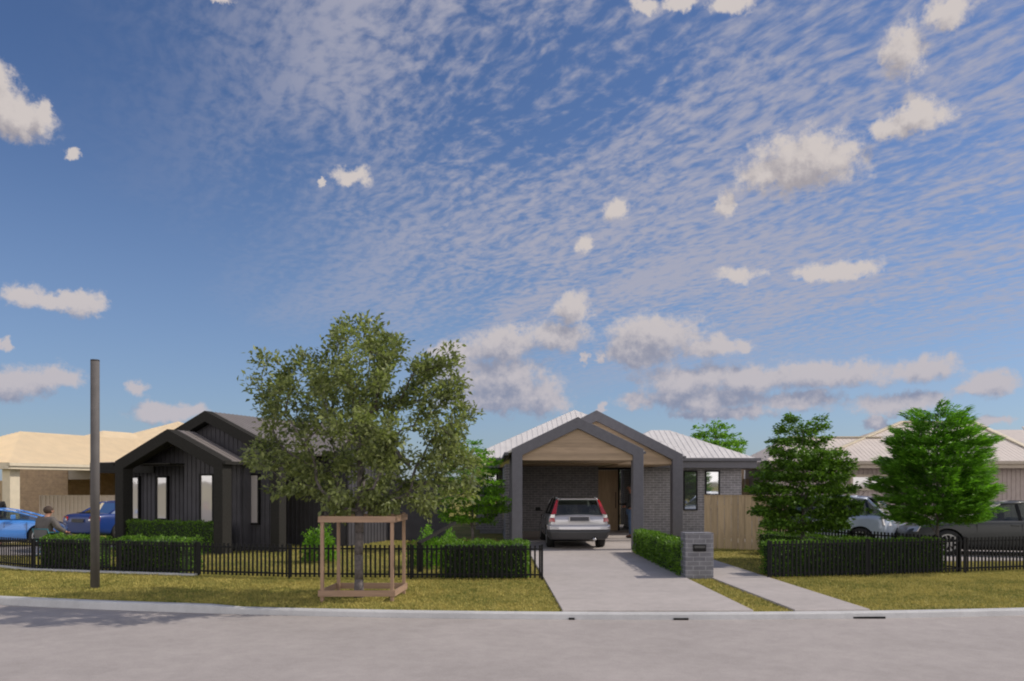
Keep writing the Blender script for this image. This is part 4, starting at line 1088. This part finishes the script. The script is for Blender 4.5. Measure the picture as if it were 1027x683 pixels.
# silver wagon in the carport: rear bumper at about Y 22.2
SW = dict(W=1.80, belt=.98, wr=.325, wheels=(1.36, -1.28), wb=.885, rail=.028,
  body=[(2.30, .62, .52, .28), (2.24, .80, .68, .22), (2.0, .93, .78, .20), (1.5, .98, .86, .20), (1.0, 1.0, .94, .20), (.3, 1.0, .97, .20), (-.8, 1.0, .985, .20), (-1.6, .995, .99, .21), (-2.05, .985, .98, .26), (-2.24, .955, .97, .31), (-2.33, .90, .80, .36)],
  glass=[(1.05, .97, .80), (.35, 1.36, .66), (.0, 1.42, .66), (-.8, 1.45, .655), (-1.75, 1.425, .64), (-1.86, 1.39, .64), (-2.20, .97, .80)], nw=1, nr=1,
  pillars=((-.1, -.05), (-1.15, -1.05), (-2.05, -1.84)), seats=(.1, -.85), mirror=.85, mirror_m='black', doors=(.75, -.15, -1.1), handles=(.05, -.85))
Yc = 21.55; car1, body1 = make_car('silver_wagon', (X(578.3, Yc), Yc + 2.2, .036), rad(90) + .03, 'silver estate car with tall red tail lamps parked under the carport', 'silver', SW)
car1.scale = (.97, .93, .965)
def lamp(parent, pts, off, m, name='tail_lamp'):
    """slab following a quad, off = outward thickness vector"""
    return MB().prism(pts, off).build(name, M[m], parent, bevel=.004)
for s in (-1, 1):
    lamp(car1, [(-2.215, s * .66, 1.0), (-2.215, s * .80, .98), (-1.92, s * .635, 1.38), (-1.92, s * .575, 1.39)], (-.035, s * .006, .01), 'red_lamp')
    lamp(car1, [(-2.30, s * .70, .78), (-2.20, s * .855, .78), (-2.19, s * .83, .89), (-2.26, s * .70, .89)], (-.03, s * .02, 0), 'red_lamp')
    lamp(car1, [(-2.27, s * .70, .895), (-2.20, s * .83, .895), (-2.20, s * .81, .985), (-2.25, s * .70, .985)], (-.02, s * .012, 0), 'clear_lamp', 'reversing_lamp')
MB().box(-2.375, -2.30, -.31, .31, .79, .945).build('plate_recess', M['silver'], car1, bevel=.01)
MB().box(-2.388, -2.377, -.275, .275, .81, .925).build('number_plate', M['plate'], car1)
bp = MB().prism([(-2.10, -.90, .30), (-2.10, -.90, .56), (-2.36, -.80, .58), (-2.42, -.5, .585), (-2.43, 0, .585), (-2.42, .5, .585), (-2.36, .80, .58), (-2.10, .90, .56), (-2.10, .90, .30), (-2.34, .78, .28), (-2.38, 0, .27), (-2.34, -.78, .28)], (0, 0, .001))
bp = MB()
sec = lambda y, xo, w: [(-2.02 - xo, y * .90, .27), (-2.17 - xo, y * .92, .30), (-2.25 - xo, y, .50), (-2.20 - xo, y, .575), (-2.02 - xo, y, .58)]
ys = [(-.925, -.06), (-.84, .085), (-.6, .15), (0, .18), (.6, .15), (.84, .085), (.925, -.06)]
vs = []; 
for y, xo in ys: vs += sec(y, xo, 0)
fs = [(i * 5 + j, (i + 1) * 5 + j, (i + 1) * 5 + (j + 1) % 5, i * 5 + (j + 1) % 5) for i in range(6) for j in range(5)] + [tuple(range(5)), tuple(range(34, 29, -1))]
bump = bp.add(vs, fs).build('bumper', M['plastic'], car1, bevel=.01)
# upper painted half of the bumper
bp = MB(); vs = []
for y, xo in ys: vs += [(-2.02 - xo, y, .555), (-2.255 - xo, y, .565), (-2.245 - xo, y, .66), (-2.20 - xo, y, .70), (-2.02 - xo, y, .71)]
bp.add(vs, fs).build('bumper_top', M['silver'], car1, bevel=.012)
MB().tube((-2.50, -.42, .30), (-2.30, -.42, .30), .045, n=14).build('exhaust', M['rim'], car1, smooth=True)
MB().prism([(-1.80, -.52, 1.415), (-1.80, .52, 1.415), (-2.00, .50, 1.395), (-2.00, -.50, 1.395)], (0, 0, .025)).build('spoiler', M['silver'], car1, bevel=.006)

# light blue coupe
CP = dict(W=1.72, belt=.80, wr=.30, wheels=(1.28, -1.2), wb=.90, rail=.026, nw=2, nr=2, pillar_m='blue',
  body=[(1.92, .50, .46, .26), (1.86, .72, .56, .19), (1.66, .88, .68, .17), (1.1, .98, .76, .17), (.5, 1.0, .79, .17), (-.5, 1.0, .80, .17), (-1.2, .99, .81, .17), (-1.75, .95, .78, .2), (-2.02, .84, .70, .26), (-2.1, .66, .55, .32)],
  glass=[(1.28, .79, .82), (1.0, .89, .76), (.7, .98, .71), (.35, 1.045, .68), (0, 1.06, .66), (-.5, 1.03, .67), (-1.0, .96, .70), (-1.4, .88, .74), (-1.8, .80, .78)],
  pillars=((-.45, -.5),), seats=(-.1,), mirror=.62, doors=(.95, .40), handles=(.52,))
car2, _ = make_car('blue_coupe', (-15.05, 23.1, .02), rad(25), 'light blue coupe partly cut off by the left edge of the photo', 'blue', CP)
lamp(car2, [(1.86, .35, .52), (1.70, .64, .55), (1.64, .64, .63), (1.80, .35, .60)], (.02, .01, .015), 'clear_lamp', 'headlight'); lamp(car2, [(1.86, -.35, .52), (1.70, -.64, .55), (1.64, -.64, .63), (1.80, -.35, .60)], (.02, -.01, .015), 'clear_lamp', 'headlight')

# dark blue saloon, seen from behind
DS = dict(W=1.78, belt=.93, wr=.32, wheels=(1.32, -1.3), wb=.88, rail=.03, nw=1, nr=1, pillar_m='navy',
  body=[(2.25, .60, .50, .28), (2.18, .82, .66, .2), (1.85, .95, .78, .19), (1.1, 1.0, .90, .19), (.2, 1.0, .93, .19), (-.9, 1.0, .95, .19), (-1.6, .985, .985, .2), (-2.05, .95, .985, .24), (-2.22, .90, .93, .3), (-2.28, .84, .70, .34)],
  glass=[(.95, .92, .80), (.25, 1.32, .66), (-.2, 1.38, .64), (-.8, 1.35, .64), (-1.60, .97, .76)],
  pillars=((-.25, -.25), (-1.15, -1.0)), seats=(.0, -.75), mirror=.75, doors=(.65, -.3), handles=(.0, -.9))
car3, _ = make_car('blue_saloon', (-14.43, 30.1, -.24), rad(70), 'dark blue saloon seen from behind, partly behind the pole', 'navy', DS)
for s in (-1, 1):
    lamp(car3, [(-2.24, s * .50, .74), (-2.12, s * .84, .74), (-2.10, s * .83, .90), (-2.235, s * .52, .90)], (-.05, s * .012, 0), 'red_lamp')
    lamp(car3, [(-2.30, s * .50, .76), (-2.24, s * .66, .76), (-2.235, s * .66, .82), (-2.295, s * .50, .82)], (-.012, 0, 0), 'clear_lamp', 'reversing_lamp')
MB().box(-2.325, -2.27, -.26, .26, .70, .82).build('number_plate', M['plate'], car3)
MB().box(-1.95, -1.75, -.45, .45, 1.01, 1.03).build('boot_spoiler', M['black'], car3, bevel=.008)

# silver hatchback on the right, rear to the right
HB = dict(W=1.76, belt=.93, wr=.31, wheels=(1.25, -1.22), wb=.89, rail=.03, nw=1, nr=1, pillar_m='black', mirror_m='ice',
  body=[(2.0, .62, .52, .27), (1.94, .82, .68, .2), (1.6, .95, .82, .19), (.9, 1.0, .92, .19), (.0, 1.0, .94, .19), (-.9, 1.0, .96, .19), (-1.5, .99, .965, .2), (-1.82, .95, .94, .26), (-1.98, .88, .76, .32)],
  glass=[(1.05, .93, .80), (.35, 1.36, .66), (-.1, 1.43, .65), (-.8, 1.43, .65), (-1.35, 1.38, .65), (-1.80, .96, .78)],
  pillars=((-.1, -.05), (-1.1, -1.0)), seats=(.1, -.75), mirror=.85, doors=(.75, -.2), handles=(.0, -.85))
car4, _ = make_car('silver_hatchback', (X(836, 22.0), 22.8, .02), rad(143), 'pale silver blue hatchback behind the hedge between the two small trees', 'ice', HB)
for s in (-1, 1): lamp(car4, [(-1.94, s * .62, .68), (-1.78, s * .84, .70), (-1.72, s * .80, .93), (-1.84, s * .64, .93)], (-.035, s * .015, 0), 'clear_lamp', 'tail_lamp')
MB().prism([(-1.30, -.52, 1.40), (-1.30, .52, 1.40), (-1.62, .50, 1.34), (-1.62, -.50, 1.34)], (0, 0, .03)).build('spoiler', M['black'], car4, bevel=.006)
MB().tube((-1.0, 0, 1.42), (-1.2, 0, 1.62), .006, .003, 6).build('aerial', M['black'], car4)

# grey car at right edge, front to the left
GC = dict(W=1.80, belt=.93, wr=.33, wheels=(1.40, -1.38), wb=.88, rail=.03, nw=1, nr=1, pillar_m='black',
  body=[(2.34, .60, .50, .28), (2.28, .80, .66, .2), (1.95, .94, .80, .19), (1.2, 1.0, .90, .19), (.3, 1.0, .93, .19), (-.9, 1.0, .95, .19), (-1.7, .985, .97, .2), (-2.2, .94, .93, .26), (-2.34, .86, .7, .32)],
  glass=[(1.0, .92, .80), (.15, 1.33, .67), (-.4, 1.385, .66), (-1.2, 1.37, .66), (-1.7, 1.28, .68), (-2.1, .95, .78)],
  pillars=((-.25, -.2), (-1.25, -1.1)), seats=(.05, -.85), mirror=.78, doors=(.75, -.25), handles=(-.1, -1.1), spokes=10)
car5, _ = make_car('grey_wagon', (12.5, 20.5, .025), rad(166), 'dark grey car at the right edge with only its front half in the photo', 'olive', GC)
car5.scale = (1, 1, .96)
for s in (-1, 1): lamp(car5, [(2.27, s * .50, .58), (2.08, s * .82, .60), (2.00, s * .80, .74), (2.20, s * .50, .70)], (.03, s * .02, .01), 'clear_lamp', 'headlight')

# ------------------------------------------------------------------ people
def skin_mesh(name, nodes, edges, m, parent=None, root='pelvis', sub=2):
    keys = list(nodes); me = bpy.data.meshes.new(name)
    me.from_pydata([nodes[k][0] for k in keys], [(keys.index(a), keys.index(b)) for a, b in edges], [])
    o = link_mesh(name, me, m, parent)
    md = o.modifiers.new('skin', 'SKIN'); md.use_smooth_shade = True
    for i, k in enumerate(keys):
        r_ = nodes[k][1]; r_ = (r_, r_) if not isinstance(r_, tuple) else r_
        sv = me.skin_vertices[0].data[i]; sv.radius = r_; sv.use_root = (k == root)
    ss = o.modifiers.new('sub', 'SUBSURF'); ss.levels = ss.render_levels = sub
    bpy.context.view_layer.update(); bake(o)
    if not o.data.materials: o.data.materials.append(m)
    for p_ in o.data.polygons: p_.material_index = 0; p_.use_smooth = True
    return o

def join_extra(o, mb, m=None):
    bm = bmesh.new(); bm.from_mesh(o.data); tmp = bpy.data.meshes.new('t'); tmp.from_pydata(mb.v, [], mb.f); bm.from_mesh(tmp); bmesh.ops.recalc_face_normals(bm, faces=bm.faces); bm.to_mesh(o.data); bm.free()
    for p_ in o.data.polygons: p_.use_smooth = True

def person(loc, rz, J, label, tops, legs_m, hair_m, skin_m='skin', bare_arms=False, group=None, shoe='black_cloth', hair_long=False):
    """J: joints (x right, y forward, z up). Facing +y."""
    o = empty('person', loc, rz, label, 'person', group); V = {k: Vector(v) for k, v in J.items()}
    def pts(pairs): return {k: (tuple(V[k]), r_) for k, r_ in pairs}
    B = pts([('pelvis', (.115, .085)), ('waist', (.105, .075)), ('chest', (.125, .08)), ('neck', .052), ('head_base', .060), ('head', (.078, .095)), ('crown', (.055, .07)),
        ('shl', .042), ('ell', .034), ('wrl', .028), ('pal', (.036, .018)), ('shr', .042), ('elr', .034), ('wrr', .028), ('par', (.036, .018)),
        ('hil', .085), ('knl', .058), ('anl', .042), ('tol', .035), ('hir', .085), ('knr', .058), ('anr', .042), ('tor', .035)])
    E = [('pelvis', 'waist'), ('waist', 'chest'), ('chest', 'neck'), ('neck', 'head_base'), ('head_base', 'head'), ('head', 'crown'),
         ('chest', 'shl'), ('shl', 'ell'), ('ell', 'wrl'), ('wrl', 'pal'), ('chest', 'shr'), ('shr', 'elr'), ('elr', 'wrr'), ('wrr', 'par'),
         ('pelvis', 'hil'), ('hil', 'knl'), ('knl', 'anl'), ('anl', 'tol'), ('pelvis', 'hir'), ('hir', 'knr'), ('knr', 'anr'), ('anr', 'tor')]
    body = skin_mesh('body', B, E, M[skin_m], o)
    ex = MB(); h = V['head']; fwd = (V.get('look', Vector((0, 1, 0)))).normalized(); sd = fwd.cross(Vector((0, 0, 1))).normalized()
    ex.tube(h + fwd * .085 + Vector((0, 0, .012)), h + fwd * .118 + Vector((0, 0, -.02)), .008, .016, 8)       # nose
    for s in (-1, 1):
        ex.tube(h + sd * s * .072 + Vector((0, 0, -.005)), h + sd * s * .092 + Vector((0, 0, .0)), .026, .020, 8)   # ears
        ex.tube(h + fwd * .085 + sd * s * .03 + Vector((0, 0, .022)), h + fwd * .096 + sd * s * .03 + Vector((0, 0, .022)), .011, .006, 8)
    ex.beam(h + fwd * .090 - sd * .022 + Vector((0, 0, -.045)), h + fwd * .090 + sd * .022 + Vector((0, 0, -.045)), .02, .010)
    for wv, pv, s in (('wrl', 'pal', -1), ('wrr', 'par', 1)):
        d = (V[pv] - V[wv]).normalized(); a = d.cross(Vector((0, 0, 1)));  a = a.normalized() if a.length > .2 else Vector((0, 1, 0)); nrm = d.cross(a)
        for i, L in enumerate((.066, .076, .072, .058)):
            p0 = V[pv] + a * ((i - 1.5) * .019); p1 = p0 + d * L * .55 + nrm * .01; p2 = p1 + d * L * .38 + nrm * .025
            ex.tube(p0, p1, .0088, .0080, 6); ex.tube(p1, p2, .0080, .0065, 6)
        p0 = V[wv] * .45 + V[pv] * .55 + a * .028; p1 = p0 + a * .022 + d * .030; ex.tube(p0, p1, .0105, .009, 6); ex.tube(p1, p1 + d * .03, .009, .007, 6)
    join_extra(body, ex)
    g_ = 1.0
    for nm, m_, arms, grow_, hem in tops:
        T = pts([('waist', (.12 + grow_, .09 + grow_)), ('chest', (.155 + grow_, .105 + grow_)), ('shl', .060 + grow_), ('shr', .060 + grow_)])
        T['pelvis'] = (tuple(V['pelvis'] + Vector((0, 0, hem))), (.135 + grow_, .105 + grow_)); T['neckb'] = (tuple(V['chest'] * .35 + V['neck'] * .65), .062 + grow_)
        EE = [('pelvis', 'waist'), ('waist', 'chest'), ('chest', 'neckb'), ('chest', 'shl'), ('chest', 'shr')]
        if arms:
            for s in 'lr':
                T['el' + s] = (tuple(V['el' + s]), .046 + grow_); T['wr' + s] = (tuple(V['wr' + s] * .92 + V['el' + s] * .08), .033 + grow_); EE += [('sh' + s, 'el' + s), ('el' + s, 'wr' + s)]
        skin_mesh(nm, T, EE, M[m_], o)
    T = pts([('pelvis', (.138, .108)), ('hil', .093), ('knl', .066), ('anl', .052), ('hir', .093), ('knr', .066), ('anr', .052)])
    for s in 'lr': T['an' + s] = (tuple(V['an' + s] + Vector((0, 0, .03))), .052)
    skin_mesh('trousers', T, [('pelvis', 'hil'), ('hil', 'knl'), ('knl', 'anl'), ('pelvis', 'hir'), ('hir', 'knr'), ('knr', 'anr')], M[legs_m], o)
    for s in 'lr':
        a, t_ = V['an' + s], V['to' + s]
        skin_mesh('shoe', {'pelvis': (tuple(a + Vector((0, 0, -.02))), .048), 't': (tuple(t_), (.045, .035)), 'h': (tuple(a - (t_ - a) * .3 + Vector((0, 0, -.03))), .04)}, [('pelvis', 't'), ('pelvis', 'h')], M[shoe], o)
    bm = bmesh.new(); q = Matrix.Translation(h - fwd * .022 + Vector((0, 0, .030))) @ Matrix.Diagonal((.090, .102, .108, 1))
    bmesh.ops.create_uvsphere(bm, u_segments=20, v_segments=12, radius=1.0, matrix=q)
    bmesh.ops.delete(bm, geom=[f_ for f_ in bm.faces if (f_.calc_center_median() - h).dot(fwd) > .035 and f_.calc_center_median().z < h.z + .055], context='FACES')
    me = bpy.data.meshes.new('hair'); bm.to_mesh(me); bm.free(); hr = link_mesh('hair', me, M[hair_m], o, smooth=True)
    if hair_long: join_extra(hr, MB().tube(h - fwd * .05 + Vector((0, 0, .02)), h - fwd * .06 + Vector((0, 0, -.20)), .075, .05, 12))
    return o
STAND = dict(pelvis=(0, 0, .93), waist=(0, .0, 1.08), chest=(0, 0, 1.32), neck=(0, .0, 1.48), head_base=(0, .015, 1.54), head=(0, .025, 1.63), crown=(0, .015, 1.71),
  shl=(-.18, 0, 1.40), ell=(-.23, -.03, 1.13), wrl=(-.22, .06, .90), pal=(-.215, .09, .83), shr=(.18, 0, 1.40), elr=(.23, -.03, 1.13), wrr=(.22, .06, .90), par=(.215, .09, .83),
  hil=(-.09, 0, .86), knl=(-.10, .02, .48), anl=(-.10, -.02, .08), tol=(-.11, .13, .035), hir=(.09, 0, .86), knr=(.10, .03, .48), anr=(.10, .03, .08), tor=(.11, .18, .035))
J1 = dict(STAND); J1.update(elr=(.25, .0, 1.13), wrr=(.17, .19, 1.04), par=(.13, .24, 1.04), ell=(-.25, .0, 1.13), wrl=(-.17, .17, 1.02), pal=(-.12, .22, 1.02))
person((X(632.8, 25.7), 25.7, .055), rad(75), J1, 'man in black top and blue jeans standing by the front door behind the carport post', [('jumper', 'black_cloth', True, .014, -.04)], 'jeans', 'hair_black', 'skin_dark')
J2 = dict(STAND)
person((X(-3, 26.0), 26.0, gz(X(-3, 26), 26) + .02), rad(200), {k: (v[0], v[1], v[2] * .985) for k, v in J2.items()}, 'dark haired person in black and beige beyond the light blue coupe at left edge', [('shirt', 'black_cloth', True, .010, -.04), ('shawl', 'beige_cloth', False, .022, .30)], 'trouser', 'hair_black', 'skin_dark', hair_long=True)
SIT = dict(pelvis=(0, 0, .52), waist=(0, -.05, .66), chest=(0, -.05, .88), neck=(0, .0, 1.03), head_base=(0, .025, 1.08), head=(0, .045, 1.165), crown=(0, .035, 1.235),
  shl=(-.19, -.03, .955), ell=(-.29, .02, .71), wrl=(-.22, .24, .66), pal=(-.20, .31, .65), shr=(.19, -.03, .955), elr=(.27, .04, .73), wrr=(.22, .26, .63), par=(.20, .33, .62),
  hil=(-.10, .04, .50), knl=(-.14, .45, .53), anl=(-.13, .50, .10), tol=(-.14, .64, .04), hir=(.10, .04, .50), knr=(.15, .46, .54), anr=(.15, .48, .10), tor=(.16, .62, .04))
SP = (X(47.5, 19.9), 19.9, .0)
pz = person(SP, rad(-20), SIT, 'man with short brown hair in grey jacket sitting with his back turned', [('jacket', 'jacket', True, .026, -.03)], 'trouser', 'hair', 'skin'); pz.scale = (1.18, 1.12, .975)
o = empty('folding_chair', SP, rad(-20), 'folding chair with teal tube frame and grey cloth under the seated man', 'chair')
MB().box(-.24, .24, -.06, .40, .405, .43).build('seat', M['chair_cloth'], o, bevel=.01)
MB().prism([(-.21, -.17, .47), (.21, -.17, .47), (.21, -.20, .70), (-.21, -.20, .70)], (0, -.012, 0)).build('backrest', M['chair_cloth'], o)
fr = MB()
for s in (-1, 1):
    fr.tube((s * .25, -.10, .42), (s * .25, -.21, .71), .013).tube((s * .25, -.06, .42), (s * .25, .40, .42), .013).tube((s * .25, -.18, .62), (s * .25, .22, .60), .013)
fr.tube((-.25, -.205, .70), (.25, -.205, .70), .013).tube((-.25, -.16, .47), (.25, -.16, .47), .012)
fr.build('chair_frame', M['teal'], o, smooth=True)
for s in (-1, 1):
    MB().tube((s * .25, .38, .42), (s * .25, -.14, .0), .013).build('leg', M['teal'], o, smooth=True)
    MB().tube((s * .265, -.10, .42), (s * .265, .38, .0), .013).build('leg', M['teal'], o, smooth=True)
